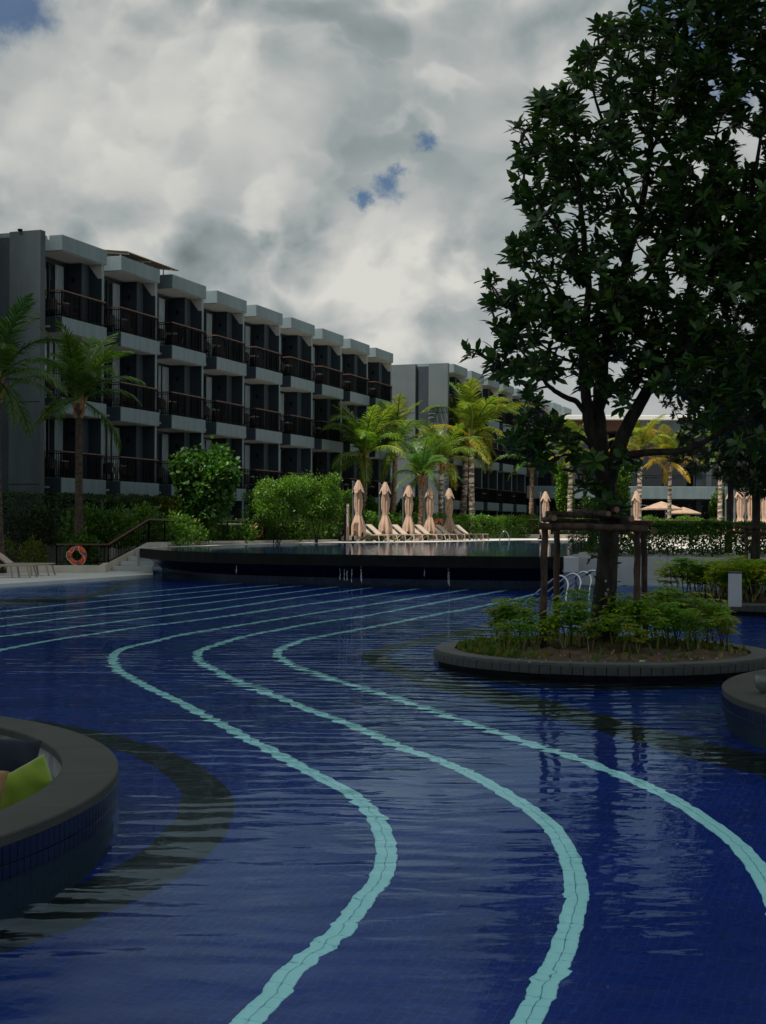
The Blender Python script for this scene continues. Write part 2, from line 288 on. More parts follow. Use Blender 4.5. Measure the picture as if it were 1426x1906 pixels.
# ------------------------------------------------------------------ mesh helpers
class MB:
    def __init__(s): s.v = []; s.f = []; s.smooth = False
    def add(s, vs, fs):
        n = len(s.v); s.v += [tuple(v) for v in vs]; s.f += [tuple(i+n for i in f) for f in fs]; return s
    def box(s, x0, x1, y0, y1, z0, z1):
        return s.add([(x0,y0,z0),(x1,y0,z0),(x1,y1,z0),(x0,y1,z0),(x0,y0,z1),(x1,y0,z1),(x1,y1,z1),(x0,y1,z1)],
                     [(0,3,2,1),(4,5,6,7),(0,1,5,4),(1,2,6,5),(2,3,7,6),(3,0,4,7)])
    def bbox(s, x0, x1, y0, y1, z0, z1, b=.01):     # box with chamfered edges
        bm = bmesh.new(); bmesh.ops.create_cube(bm, size=1)
        for v in bm.verts: v.co = Vector(((x0+x1)/2+v.co.x*(x1-x0), (y0+y1)/2+v.co.y*(y1-y0), (z0+z1)/2+v.co.z*(z1-z0)))
        bmesh.ops.bevel(bm, geom=bm.edges[:], offset=b, segments=1, affect='EDGES', profile=.5)
        s.frombm(bm); return s
    def frombm(s, bm):
        bm.verts.ensure_lookup_table(); bm.verts.index_update()
        s.add([v.co[:] for v in bm.verts], [[v.index for v in f.verts] for f in bm.faces]); bm.free(); return s
    def tube(s, pts, r, n=8, cap=True, twist=0, squash=1):
        pts = [Vector(p) for p in pts]; m = len(pts)
        rs = r if isinstance(r, (list, tuple)) else [r]*m
        vs = []; fs = []; ref = None
        for i, p in enumerate(pts):
            t = (pts[min(i+1, m-1)] - pts[max(i-1, 0)]).normalized()
            if ref is None:
                ref = Vector((0, 0, 1)) if abs(t.z) < .9 else Vector((1, 0, 0))
            a = (ref - t*ref.dot(t)).normalized(); b = t.cross(a); ref = a
            for k in range(n):
                w = 2*math.pi*k/n + twist*i
                vs.append(p + (a*math.cos(w) + b*math.sin(w)*squash)*rs[i])
        for i in range(m-1):
            for k in range(n):
                k2 = (k+1) % n; fs.append((i*n+k, i*n+k2, (i+1)*n+k2, (i+1)*n+k))
        if cap: fs.append(tuple(range(n))[::-1]); fs.append(tuple((m-1)*n+k for k in range(n)))
        return s.add(vs, fs)
    def bar(s, a, b, w, h):                        # square bar between two points
        a = Vector(a); b = Vector(b); t = (b-a).normalized()
        up = Vector((0, 0, 1)) if abs(t.z) < .95 else Vector((0, 1, 0))
        x = t.cross(up).normalized()*w/2; y = x.cross(t).normalized()*h/2
        vs = [p+i*x+j*y for p in (a, b) for i, j in ((-1,-1),(1,-1),(1,1),(-1,1))]
        return s.add(vs, [(0,1,2,3),(7,6,5,4),(0,4,5,1),(1,5,6,2),(2,6,7,3),(3,7,4,0)])
    def lathe(s, prof, n=24, c=(0, 0, 0), cap=False):
        vs = []; fs = []
        for r, z in prof:
            for k in range(n):
                w = 2*math.pi*k/n; vs.append((c[0]+r*math.cos(w), c[1]+r*math.sin(w), c[2]+z))
        for i in range(len(prof)-1):
            for k in range(n):
                k2 = (k+1) % n; fs.append((i*n+k, i*n+k2, (i+1)*n+k2, (i+1)*n+k))
        if cap: fs += [tuple(range(n))[::-1], tuple((len(prof)-1)*n+k for k in range(n))]
        return s.add(vs, fs)
    def shift(s, v): s.v = [(a+v[0], b+v[1], c+v[2]) for a, b, c in s.v]; return s
    def xf(s, m): s.v = [tuple(m @ Vector(v)) for v in s.v]; return s
    def mesh(s, name, m, smooth=False):
        me = bpy.data.meshes.new(name); me.from_pydata(s.v, [], s.f)
        me.materials.append(m)
        if smooth:
            me.polygons.foreach_set('use_smooth', [True]*len(me.polygons))
        me.update(); return me
def put(name, me, parent=None):
    o = bpy.data.objects.new(name, me); COL.objects.link(o)
    if parent is not None: o.parent = parent
    return o
def build(mb, name, m, parent=None, smooth=False, world=False):
    """link a builder as one object; world=True: its vertices are in world space although it has a parent"""
    me = mb.mesh(name, m, smooth)
    if world and parent is not None:
        inv = world_matrix(parent).inverted(); me.transform(inv)
    o = put(name, me, parent); build.last = o.name; return o
def world_matrix(o):
    m = o.matrix_basis.copy(); p = o.parent
    while p is not None: m = p.matrix_basis @ m; p = p.parent
    return m
def smoothsharp(o, ang=40):
    me = o.data
    me.polygons.foreach_set('use_smooth', [True]*len(me.polygons)); me.set_sharp_from_angle(angle=R(ang)); return o
def tag(o, label=None, cat=None, group=None, kind=None):
    if label: o['label'] = label
    if cat: o['category'] = cat
    if group: o['group'] = group
    if kind: o['kind'] = kind
    return o
def thing(name, label, cat, loc=(0, 0, 0), rz=0, group=None):
    o = bpy.data.objects.new(name, None); COL.objects.link(o); o.empty_display_size = .2
    o.location = loc; o.rotation_euler = (0, 0, rz); return tag(o, label, cat, group)
def structure(o): o['kind'] = 'structure'; return o
def dup(root, loc=None, rz=None, label=None, group=None, scale=None, color=None):
    def rec(o, par):
        c = o.copy(); COL.objects.link(c); c.parent = par
        if color is not None: c.color = color
        for ch in kids[o.name]: rec(ch, c)
        return c
    kids = {}
    def walk(o):
        kids[o.name] = list(o.children)
        for c in o.children: walk(c)
    walk(root); r = rec(root, None)
    if loc is not None: r.location = loc
    if rz is not None: r.rotation_euler = (r.rotation_euler[0], r.rotation_euler[1], rz)
    if label: r['label'] = label
    if group: r['group'] = group
    if scale: r.scale = (scale,)*3 if isinstance(scale, (int, float)) else scale
    return r
def catmull(P, step=None, n=8):
    P = [Vector(p) for p in P]; out = []
    for i in range(len(P)-1):
        p0 = P[max(i-1, 0)]; p1 = P[i]; p2 = P[i+1]; p3 = P[min(i+2, len(P)-1)]
        for k in range(n):
            t = k/n
            out.append(.5*((2*p1) + (p2-p0)*t + (2*p0-5*p1+4*p2-p3)*t*t + (3*p1-p0-3*p2+p3)*t**3))
    out.append(P[-1])
    if not step: return out
    res = [out[0]]; acc = 0
    for a, b in zip(out, out[1:]):
        d = (b-a).length
        while acc + d >= step:
            f = (step-acc)/d; a = a + (b-a)*f; d = (b-a).length; res.append(a.copy()); acc = 0
        acc += d
    return res
def sheet(poly, z, name, m, skirt=0, parent=None):
    pts = [Vector((p[0], p[1], 0)) for p in poly]; tris = tessellate_polygon([pts]); mb = MB()
    area = sum(a.x*b.y-b.x*a.y for a, b in zip(pts, pts[1:]+pts[:1]))
    fs = []
    for t in tris:
        a, b, c = (pts[i] for i in t)
        fs.append(t if (b-a).cross(c-a).z > 0 else t[::-1])
    mb.add([(p.x, p.y, z) for p in pts], fs)
    if skirt:
        n = len(pts)
        for i in range(n):
            a, b = pts[i], pts[(i+1) % n]
            q = [(a.x, a.y, z), (b.x, b.y, z), (b.x, b.y, z-skirt), (a.x, a.y, z-skirt)]
            mb.add(q, [(0, 3, 2, 1)] if area > 0 else [(0, 1, 2, 3)])
    return build(mb, name, m, parent)
def offset(poly, d):               # open polyline, offset to its left by d
    out = []
    for i, p in enumerate(poly):
        a = poly[max(i-1, 0)]; b = poly[min(i+1, len(poly)-1)]
        t = Vector((b[0]-a[0], b[1]-a[1], 0)).normalized(); out.append(Vector((p[0]-t.y*d, p[1]+t.x*d, p[2] if len(p) > 2 else 0)))
    return out

# ---- many small faces at once (leaves)
def leaf_proto(kind='oval'):
    if kind == 'quad':             # folded lozenge, 4 verts
        v = [(0,0,0),(.5,.28,.05),(1,0,-.06),(.5,-.28,.05)]; f = [(0,2,1),(0,3,2)]
    elif kind == 'oval':
        v = [(0,0,0),(.35,.17,.03),(.7,.20,.0),(1,0,-.10),(.7,-.20,.0),(.35,-.17,.03),(.4,0,-.02),(.72,0,-.05)]
        f = [(0,6,1),(1,6,7,2),(2,7,3),(0,5,6),(5,4,7,6),(4,3,7)]
    elif kind == 'round':
        v = [(0,0,0),(.1,.3,.03),(.55,.42,0),(1,0,-.14),(.55,-.42,0),(.1,-.3,.03),(.45,0,-.03)]
        f = [(0,6,1),(1,6,2),(2,6,3),(3,6,4),(4,6,5),(5,6,0)]
    return np.array(v, float), f
def scatter_mesh(name, m, proto, pos, ax, nrm, size, rnd=None):
    """one mesh of len(pos) copies of proto laid along ax with normal nrm"""
    V, Fc = proto; n = len(pos); k = len(V)
    ax = ax/np.linalg.norm(ax, axis=1, keepdims=True); nrm = nrm - ax*(nrm*ax).sum(1, keepdims=True)
    nrm = nrm/(np.linalg.norm(nrm, axis=1, keepdims=True)+1e-9); bi = np.cross(nrm, ax)
    size = np.asarray(size, float).reshape(-1, 1, 1)*np.ones((n, 1, 1))
    co = pos[:, None, :] + size*(V[None, :, 0:1]*ax[:, None, :] + V[None, :, 1:2]*bi[:, None, :] + V[None, :, 2:3]*nrm[:, None, :])
    loops = np.concatenate([np.array(f) for f in Fc]); ls = np.array([len(f) for f in Fc])
    me = bpy.data.meshes.new(name); me.vertices.add(n*k); me.vertices.foreach_set('co', co.reshape(-1))
    allv = (loops[None, :] + (np.arange(n)*k)[:, None]).reshape(-1)
    me.loops.add(len(allv)); me.loops.foreach_set('vertex_index', allv.astype(np.int32))
    st = np.concatenate([[0], np.cumsum(ls)[:-1]])
    starts = (st[None, :] + (np.arange(n)*len(loops))[:, None]).reshape(-1)
    me.polygons.add(len(starts)); me.polygons.foreach_set('loop_start', starts.astype(np.int32))
    a = me.attributes.new('rnd', 'FLOAT', 'POINT')
    if rnd is None: rnd = RNG.random(n)
    a.data.foreach_set('value', np.repeat(rnd, k).astype(np.float32))
    me.materials.append(m); me.update(calc_edges=True); me.validate(); return me
def rndunit(n):
    v = RNG.normal(size=(n, 3)); return v/np.linalg.norm(v, axis=1, keepdims=True)
def blob_leaves(n, lumps, shell=.55, up=.35):
    """positions + outward axes over a set of ellipsoid lumps (cx,cy,cz,rx,ry,rz)"""
    lumps = np.array(lumps, float); w = (lumps[:, 3]*lumps[:, 4]+lumps[:, 3]*lumps[:, 5]*2)
    w = w/w.sum(); idx = RNG.choice(len(lumps), n, p=w); u = rndunit(n); l = lumps[idx]
    r = shell + (1-shell)*RNG.random(n)**.6
    rough = 1 + .26*np.sin(u[:, 0]*7+idx)*np.sin(u[:, 1]*6+idx*2)*np.sin(u[:, 2]*8)
    sprig = (RNG.random(n) < .12) & (u[:, 2] > -.2); r = np.where(sprig, 1+.28*RNG.random(n)*(np.sin(u[:, 0]*13+idx*3)*np.cos(u[:, 1]*11) > .2), r)
    pos = l[:, :3] + u*l[:, 3:]*(r*rough)[:, None]
    ax = u*.7 + rndunit(n)*.8 + np.array([0, 0, up]); nr = rndunit(n)*.6 + u*.5 + np.array([0, 0, .8])
    return pos, ax, nr
def shrub(name, label, cat, base, lumps, n, size, m, proto='quad', group=None, stems=4, shell=.55, tips=0, tipmat=None):
    t = thing(name, label, cat, base, 0, group); b = np.array(base)
    L0 = [(l[0]-b[0], l[1]-b[1], l[2]-b[2], *l[3:]) for l in lumps]
    pos, ax, nr = blob_leaves(n, L0, shell)
    keep = pos[:, 2] > .02; pos, ax, nr = pos[keep], ax[keep], nr[keep]
    put('foliage', scatter_mesh('foliage', m, leaf_proto(proto), pos, ax, nr, size*(.65+.7*RNG.random(len(pos)))), t)
    mb = MB()
    for k in range(stems):
        l = L0[k % len(L0)]; a = Vector((random.uniform(-.2, .2)*l[3], random.uniform(-.2, .2)*l[4], -.1))
        e = Vector(l[:3]) + Vector((random.uniform(-.4, .4)*l[3], random.uniform(-.4, .4)*l[4], .3*l[5]))
        mb.tube([a, a.lerp(e, .5)+Vector((random.uniform(-.1, .1), random.uniform(-.1, .1), 0)), e], [.03, .02, .008], 5)
    build(mb, 'stem', M['bark'], t)
    if tips:
        pos, ax, nr = blob_leaves(tips, L0, .97); keep = pos[:, 2] > max(l[2] for l in L0)*.6
        put('tip_leaves', scatter_mesh('tip_leaves', tipmat, leaf_proto('round'), pos[keep], ax[keep], nr[keep], size*.8), t)
    return t

# ================================================================== SETTING
def strip_poly(inner, outer): return [(p.x, p.y) for p in inner] + [(p.x, p.y) for p in reversed(outer)]

# --- ground far and wide
g = sheet([(-2500, -2500), (2500, -2500), (2500, 4000), (-2500, 4000)], -1.6, 'ground', M['ground']); structure(g)
# --- lower pool
pf = sheet([(-30, -25), (30, -25), (30, 62), (-30, 62)], FLOOR, 'pool_floor', M['bluefloor']); structure(pf)
wt = sheet([(-29, -24), (29, -24), (29, 60), (-29, 60)], 0, 'pool_water', M['water']); structure(wt)

RIM = catmull([PZ(x, y, .93) for x, y in ((260, 1020.5), (300, 1024), (380, 1027.5), (470, 1029.5), (560, 1031), (700, 1033), (830, 1034.5), (960, 1035.8), (1048, 1036.5))], n=5)
POOLFAR = [PZ(x, y, .95) for x, y in ((268, 1018.8), (300, 1017.6), (380, 1015.8), (450, 1013), (537, 1010.8), (620, 1010), (700, 1009.4), (790, 1008.9), (860, 1007.6), (910, 1006.4), (960, 1005.4), (1020, 1005.1), (1080, 1005.3))]
WR0 = Vector((5.95, 43.6, 0)); WR1 = Vector((16, 40.9, 0))
END = RIM[-1]
# raised terrace round the upper pool
terr = [(-90, 59), (-11.6, 59), (-10.2, 54.2), (-9.0, 52.8), (-8.9, 51.6)] + [(p.x, p.y) for p in POOLFAR] + [(POOLFAR[-1].x, 78), (WR0.x+.05, WR0.y+.15), (WR1.x, WR1.y+.15), (60, 29), (400, 29), (400, 700), (-400, 700), (-400, 59)]
t_ = sheet(terr, .95, 'upper_terrace', M['deck'], skirt=2.6); structure(t_)
lowdeck = [(-7.75, 48.0), (-10.65, 39.6), (-16.5, 24), (-19, 12), (-19, -40), (-400, -40), (-400, 59.3), (-12, 59.3), (-8.5, 52.5)]
structure(sheet(lowdeck, .10, 'lower_terrace', M['deck_low'], skirt=1.7))
structure(sheet([(19, -40), (400, -40), (400, 28.9), (22, 28.9), (19, 20)], .10, 'right_terrace', M['deck_low'], skirt=1.7))
structure(sheet([(-19, -40), (19, -40), (19, -22), (-19, -22)], .12, 'near_terrace', M['deck_low'], skirt=1.7))
# planting soil behind the rail lines
structure(sheet([(-60, 59.2), (-11.2, 59.2), (-9.9, 54.6), (-8.3, 55), (-7.2, 60), (-4.4, 70), (-2.6, 78), (0, 84), (3, 97), (12, 104), (40, 104), (40, 160), (-60, 160)], .99, 'planting_bed', M['ground']))
structure(sheet([(-60, 40), (-17.5, 40), (-14.5, 51.5), (-10.0, 51.7), (-9.0, 53), (-12, 59.3), (-60, 59.3)], .14, 'lower_planting_bed', M['ground']))
# upper pool
upf = [(p.x, p.y) for p in offset(RIM, .35)] + [(END.x+.8, END.y+.5), (WR0.x+1, 44), (POOLFAR[-1].x+.3, 78)] + [(p.x, p.y+.3) for p in reversed(POOLFAR)]
structure(sheet(upf, -.2, 'upper_pool_floor', M['upfloor']))
upw = [(p.x, p.y) for p in RIM] + [(END.x+.05, END.y+.2), (WR0.x-.05, WR0.y+.1), (WR0.x+.04, WR0.y+.2), (POOLFAR[-1].x, 78)] + [(p.x, p.y) for p in reversed(POOLFAR)]
structure(sheet(upw, .932, 'upper_pool_water', M['upwater']))
# --- overhanging rim and the wall under it, as a thing
rim = thing('pool_edge_wall', 'dark overhanging infinity edge of the raised pool with recessed tiled wall below', 'pool wall', (RIM[0].x, RIM[0].y, 0))
mb = MB(); n = len(RIM); back = offset(RIM, .35); lip0 = RIM; r1 = offset(RIM, .28); r2 = offset(RIM, .95)
rows = [[(p.x, p.y, .925) for p in back], [(p.x, p.y, .925) for p in offset(RIM, .015)], [(p.x, p.y, .912) for p in RIM], [(p.x, p.y, .60) for p in RIM], [(p.x, p.y, .585) for p in r1]]
for rr in rows: mb.v += rr
for i in range(len(rows)-1):
    for k in range(n-1): a = i*n+k; mb.f.append((a, a+n, a+n+1, a+1))
mb.f.append(tuple(i*n for i in range(len(rows)))); mb.f.append(tuple(i*n+n-1 for i in range(len(rows)))[::-1])
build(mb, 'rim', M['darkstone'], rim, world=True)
mb = MB(); rows = [[(p.x, p.y, .93) for p in offset(RIM, .33)], [(p.x, p.y, .592) for p in offset(RIM, .30)], [(p.x, p.y, .22) for p in offset(RIM, .8)], [(p.x, p.y, -1.2) for p in offset(RIM, .9)]]
for rr in rows[1:]: mb.v += rr
for i in range(2):
    for k in range(n-1): a = i*n+k; mb.f.append((a, a+n, a+n+1, a+1))
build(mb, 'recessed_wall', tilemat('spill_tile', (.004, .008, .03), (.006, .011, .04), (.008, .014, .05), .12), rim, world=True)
# pale end block of the rim, by the steps down
mb = MB(); c = Vector((END.x, END.y, 0)); mb.bbox(c.x+.02, c.x+.42, c.y-.12, c.y+1.0, .50, .925, .012); build(mb, 'end_block', M['wallc'], rim, world=True)
mb = MB(); x0, x1, y0, y1 = c.x+.06, c.x+.36, c.y+.1, c.y+1.0
mb.add([(x0,y0,.5),(x1,y0,.5),(x1,y1,.5),(x0,y1,.5),(x1-.02,y0+.5,-.6),(x1,y0+.5,-.6),(x1,y1,-.6),(x1-.02,y1,-.6)],[(0,1,5,4),(1,2,6,5),(2,3,7,6),(3,0,4,7)]); build(mb, 'bracket', M['wallc'], rim, world=True)
# thin falls of water
mb = MB()
for px, ya, yb in ((633, 1056, 1079), (641, 1052, 1080), (646, 1060, 1080), (655, 1058, 1080), (672, 1045, 1081), (673, 1060, 1082), (834, 1050, 1086), (836, 1062, 1086), (790, 1060, 1070), (440, 1052, 1064)):
    Ds = next((a.y+(b.y-a.y)*.5 for a, b in zip(RIM, RIM[1:]) if a.x/a.y <= (px-713)/F <= b.x/b.y), 42.5)+.40
    for q in range(9):
        y = ya+(yb-ya)*(q+random.random()*.8)/9; a = PD(px+random.uniform(-.6, .6), y, Ds); ln = random.uniform(.03, .10)
        mb.tube([a, a-Vector((0, 0, ln*.5)), a-Vector((0, 0, ln))], [.004, random.uniform(.007, .014), .004], 4)
o = build(mb, 'falling_water', mat('falling_water', (.75, .8, .85), .2)); tag(o, 'thin white trickles of water falling from the raised pool edge', 'trickle', kind='stuff')

# --- tile lines on the pool floor
LINES = [
 [(256,1198),(226,1209),(211.5,1226),(220,1245),(251,1263.6),(293.6,1287),(344,1312),(399,1341.5),(449,1369),(491,1390),(550,1421.5),(601,1449),(643,1472),(676.5,1497),(702,1527),(714,1556),(719,1586),(713,1629.5),(691,1658),(666,1687),(641,1727),(594,1766),(547,1806),(508,1852),(461,1903),(410,1960),(350,2030)],
 [(441,1189),(403,1200.5),(373.6,1211),(368,1225),(390,1242.6),(441,1266),(500,1289),(559,1314),(626,1339),(685,1362.5),(740,1388),(800,1409),(868,1437),(929,1470),(985,1505.6),(1026,1541),(1051,1577),(1066.5,1617.6),(1071.6,1655),(1069,1690),(1058,1737),(1040,1788),(1015,1831),(983,1903),(950,1970),(910,2040)],
 [(1002,1104),(891,1129),(817,1142),(744,1157),(645,1175.5),(572,1189),(532.5,1202.5),(516,1214),(525,1227),(562,1244),(621,1264),(694.5,1286),(768,1309.6),(842,1335),(904,1355.5),(985,1383.5),(1056,1406),(1133,1434),(1209,1465),(1270,1498),(1326,1536),(1372,1572),(1402.6,1607.5),(1426,1643),(1450,1700),(1465,1780)],
 [(0,1210),(56,1199),(112,1189),(168,1181),(252,1168),(400,1149.5),(547,1128),(645,1115),(719,1104),(793,1093.6)],
 [(0,1185),(140,1167),(280,1149),(400,1134),(547,1113),(645,1100),(704,1092)],
 [(0,1166),(140,1148.5),(252,1137),(400,1120.5),(547,1102),(645,1089.6)],
 [(0,1151),(196,1130),(400,1108),(523,1093.6),(596,1087)],
 [(0,1138),(140,1123),(400,1099),(532,1087)],
 [(182,1110),(400,1090),(464,1084.7)]]
LINES[0] = [(871,1097),(793,1109),(645,1132),(400,1171),(336,1182),(280,1195)] + LINES[0][1:]
LINES[1] = [(945,1098),(891,1107),(793,1125),(694,1143.6),(596,1158),(523,1170.6),(449,1186)] + LINES[1][1:]
extra = {3: (-120, 1234), 4: (-120, 1203), 5: (-120, 1182), 6: (-120, 1165), 7: (-120, 1150)}
for i, p in extra.items(): LINES[i].insert(0, p)
tile_me = MB().bbox(-.0715, .0715, -.0315, .0315, -.004, .006, .003).mesh('aqua_tile', M['aqua'])
tiles = []
for ln in LINES:
    C = catmull([PF(x, y) for x, y in ln], step=.145, n=14)
    for a, b in zip(C, C[1:]):
        mid = (a+b)/2; t = (b-a).normalized(); nn = Vector((-t.y, t.x, 0)); ang = math.atan2(t.y, t.x)
        for s in (-1, 1): tiles.append((mid+nn*s*.0328, ang))
def near_key(q):
    p = q[0]; return (p.length if abs(p.x) < .29*p.y+.5 and p.y > 4 else 1e3+p.length)
tiles.sort(key=near_key)
for i, (p, ang) in enumerate(tiles[:300]):
    o = put('lane_tile', tile_me, pf); o.location = (p.x, p.y, FLOOR+.003); o.rotation_euler = (0, 0, ang+random.uniform(-.012, .012))
mb = MB()
for p, ang in tiles[300:]:
    c, s = math.cos(ang), math.sin(ang); z = FLOOR+.008
    mb.add([(p.x+c*u-s*v, p.y+s*u+c*v, z) for u, v in ((-.07,-.032),(.07,-.032),(.07,.032),(-.07,.032))], [(0, 1, 2, 3)])
o = build(mb, 'lane_tiles', M['aqua'], pf); o['kind'] = 'stuff'
# black tile bands
def band(inner, outer, parent=pf):
    a = catmull([PF(x, y) for x, y in inner], n=6); b = catmull([PF(x, y) for x, y in outer], n=6)
    n = min(len(a), len(b)); ra = [a[int(i*(len(a)-1)/(n-1))] for i in range(n)]; rb = [b[int(i*(len(b)-1)/(n-1))] for i in range(n)]
    mb = MB(); mb.v = [(p.x, p.y, FLOOR+.004) for p in ra] + [(p.x, p.y, FLOOR+.004) for p in rb]
    mb.f = [(i, i+1, n+i+1, n+i) for i in range(n-1)]
    return build(mb, 'black_tile_band', M['blacktile'], parent)
band([(60,1345),(139,1366),(202,1391.5),(243,1404),(278,1421.5),(303,1439),(325,1458),(336,1477),(334.5,1502),(325,1527),(303,1552),(274.5,1578),(233.5,1606),(189,1628),(126,1656.6),(63,1685),(0,1712),(-80,1742)],
     [(60,1338),(139,1352),(189,1360),(246,1377),(300,1393),(347,1410.5),(379,1429),(407,1451.5),(426,1470),(435.5,1489),(434,1514.6),(426,1540),(410,1568),(379,1600),(334.5,1631),(278,1663),(205,1698),(126,1732),(0,1773),(-80,1796)])
band([(960,1178),(900,1184),(842,1190),(793,1199),(744,1209),(722,1218),(728,1228),(741,1236),(827,1256),(929,1284),(1025,1304),(1100,1325),(1172,1342),(1254,1365),(1352,1389),(1426,1404),(1500,1420)],
     [(960,1164),(900,1168),(832,1176),(758,1193),(694,1209),(676,1221),(682,1233),(715,1250),(800,1280),(900,1304),(1006,1330),(1085,1352),(1160,1374),(1254,1402),(1352,1428),(1426,1447),(1500,1468)])
band([(-60,1121),(0,1117),(140,1108),(175,1101),(205,1089),(230,1083.5),(300,1079),(400,1076)], [(-60,1133),(0,1129),(150,1116),(180,1110),(215,1101),(250,1089),(310,1083),(400,1079)])

# --- concrete wall on the right, of poured panels
wall = thing('retaining_wall', 'pale concrete retaining wall under the hedge right of the raised pool', 'wall', WR0)
d = (WR1-WR0).normalized(); ang = math.atan2(d.y, d.x); wall.rotation_euler = (0, 0, ang)
x = 0
for k, ln in enumerate((2.72, 3.1, 3.1, 1.45)):
    build(MB().bbox(x+.006, x+ln-.006, 0, .22, -1.2, .86 + .004*k, .008), 'wall_panel', M['wallc'], wall); x += ln
build(MB().box(.01, 10.37, .07, .2, -1.2, .84), 'wall_core', M['grout'], wall)

# --- steps, stringer wall and kerb on the left
st = thing('stone_steps', 'short flight of grey stone steps up to the raised pool', 'steps', (-9.8, 51.4, .1))
sx = [-9.78, -9.55, -9.33, -9.1, -8.88]; sy = [51.4, 51.72, 52.04, 52.36, 52.68]
for k in range(5):
    build(MB().bbox(sx[k], -8.32, sy[k], 54.2, .10+.17*k+.001*k, .10+.17*(k+1), .012), 'step', M['step'], st, world=True)
curbpts = [PZ(95, 1066, .1)+Vector((-3, -2.2, 0)), PZ(90, 1066.5, .1), PZ(196, 1066, .1), Vector((-9.87, 51.35, 0)), Vector((-8.70, 53.1, 0)), Vector((-7.35, 60, 0)), Vector((-4.75, 68, 0)), Vector((-2.35, 75, 0))]
ctop = [.36, .36, .36, .40, 1.12, 1.10, 1.08, 1.06]
kb = thing('garden_kerb', 'low cream concrete kerb stepping up beside the stone steps', 'kerb', (curbpts[0].x, curbpts[0].y, .1))
for i in range(len(curbpts)-1):
    a, b = curbpts[i].copy(), curbpts[i+1].copy(); a.z = b.z = 0; t = (b-a).normalized(); nn = Vector((-t.y, t.x, 0))*.2
    za, zb = ctop[i], ctop[i+1]; z0 = .0 if i < 4 else .9
    a2, b2 = a+t*.002, b-t*.002
    vs = [a2, b2, b2+nn, a2+nn]
    mb = MB().add([(v.x, v.y, z0) for v in vs] + [(vs[0].x, vs[0].y, za), (vs[1].x, vs[1].y, zb), (vs[2].x, vs[2].y, zb), (vs[3].x, vs[3].y, za)],
                  [(0,3,2,1),(4,5,6,7),(0,1,5,4),(1,2,6,5),(2,3,7,6),(3,0,4,7)])
    build(mb, 'kerb_piece', M['curb'], kb, world=True)
# far kerb under the far fence
fk = [PZ(640, 1003.5, .95)+Vector((0, 3, 0)), PZ(760, 1001, .95), Vector((4.0, 97, 0)), Vector((10, 103, 0)), Vector((40, 104, 0))]
fk[0] = Vector((-2.2, 77.5, 0)); fk[1] = Vector((1.2, 90, 0))
kb2 = thing('far_kerb', 'long pale kerb along the back of the sun deck under the far fence', 'kerb', (fk[0].x, fk[0].y, .95))
for i in range(len(fk)-1):
    mb = MB().bar(fk[i]+Vector((0, 0, 1.09)), fk[i+1]+Vector((0, 0, 1.09)), .25, .30); build(mb, 'kerb_piece', M['curb'], kb2, world=True)

# --- railings
def railing(name, label, pts, tops, bases, postgap=1.9, barspace=.13):
    t = thing(name, label, 'railing', (pts[0].x, pts[0].y, bases[0]))
    hr = MB(); P3 = [Vector((p.x, p.y, z)) for p, z in zip(pts, tops)]
    for a, b in zip(P3, P3[1:]):
        build(MB().bar(a, b, .07, .05), 'handrail', M['wood'], t, world=True)
    bars = MB()
    for (a, za, ba), (b, zb, bb) in zip(zip(pts, tops, bases), list(zip(pts, tops, bases))[1:]):
        d = Vector((b.x-a.x, b.y-a.y, 0)); ln = d.length; u = d/ln
        bars.bar((a.x, a.y, ba+.08), (b.x, b.y, bb+.08), .03, .03); bars.bar((a.x, a.y, za-.07), (b.x, b.y, zb-.07), .03, .03)
        k = int(ln/barspace)
        for i in range(1, k):
            f = i/k; q = a+(b-a)*f; z1 = za+(zb-za)*f; z0 = ba+(bb-ba)*f
            bars.bar((q.x, q.y, z0+.08), (q.x, q.y, z1-.07), .016, .016)
        k = max(1, round(ln/postgap))
        for i in range(k+1):
            f = i/k; q = a+(b-a)*f; z1 = za+(zb-za)*f; z0 = ba+(bb-ba)*f
            build(MB().bar((q.x, q.y, z0), (q.x, q.y, z1-.03), .045, .045), 'rail_post', M['rail'], t, world=True)
    o = build(bars, 'balusters', M['rail'], t, world=True)
    return t
rp = [PZ(104, 1013, 1.06), Vector((-9.93, 51.42, 0)), Vector((-8.77, 53.2, 0)), Vector((-7.42, 60, 0)), Vector((-4.84, 68, 0)), Vector((-2.5, 75, 0))]
rp[0] = Vector((-11.75, 51.2, 0))
for p in rp: p.z = 0
railing('pool_railing', 'black railing with brown handrail climbing beside the steps to the raised pool', rp, [1.06, 1.06, 1.98, 1.99, 1.99, 2.0], [.34, .36, 1.1, 1.08, 1.06, 1.04])
railing('back_railing', 'long black railing with brown handrail behind the closed umbrellas', [v.copy() for v in fk[:3]]+[fk[3], fk[4]], [2.25, 2.28, 2.3, 2.3, 2.3], [1.2]*5, 2.6, .16)

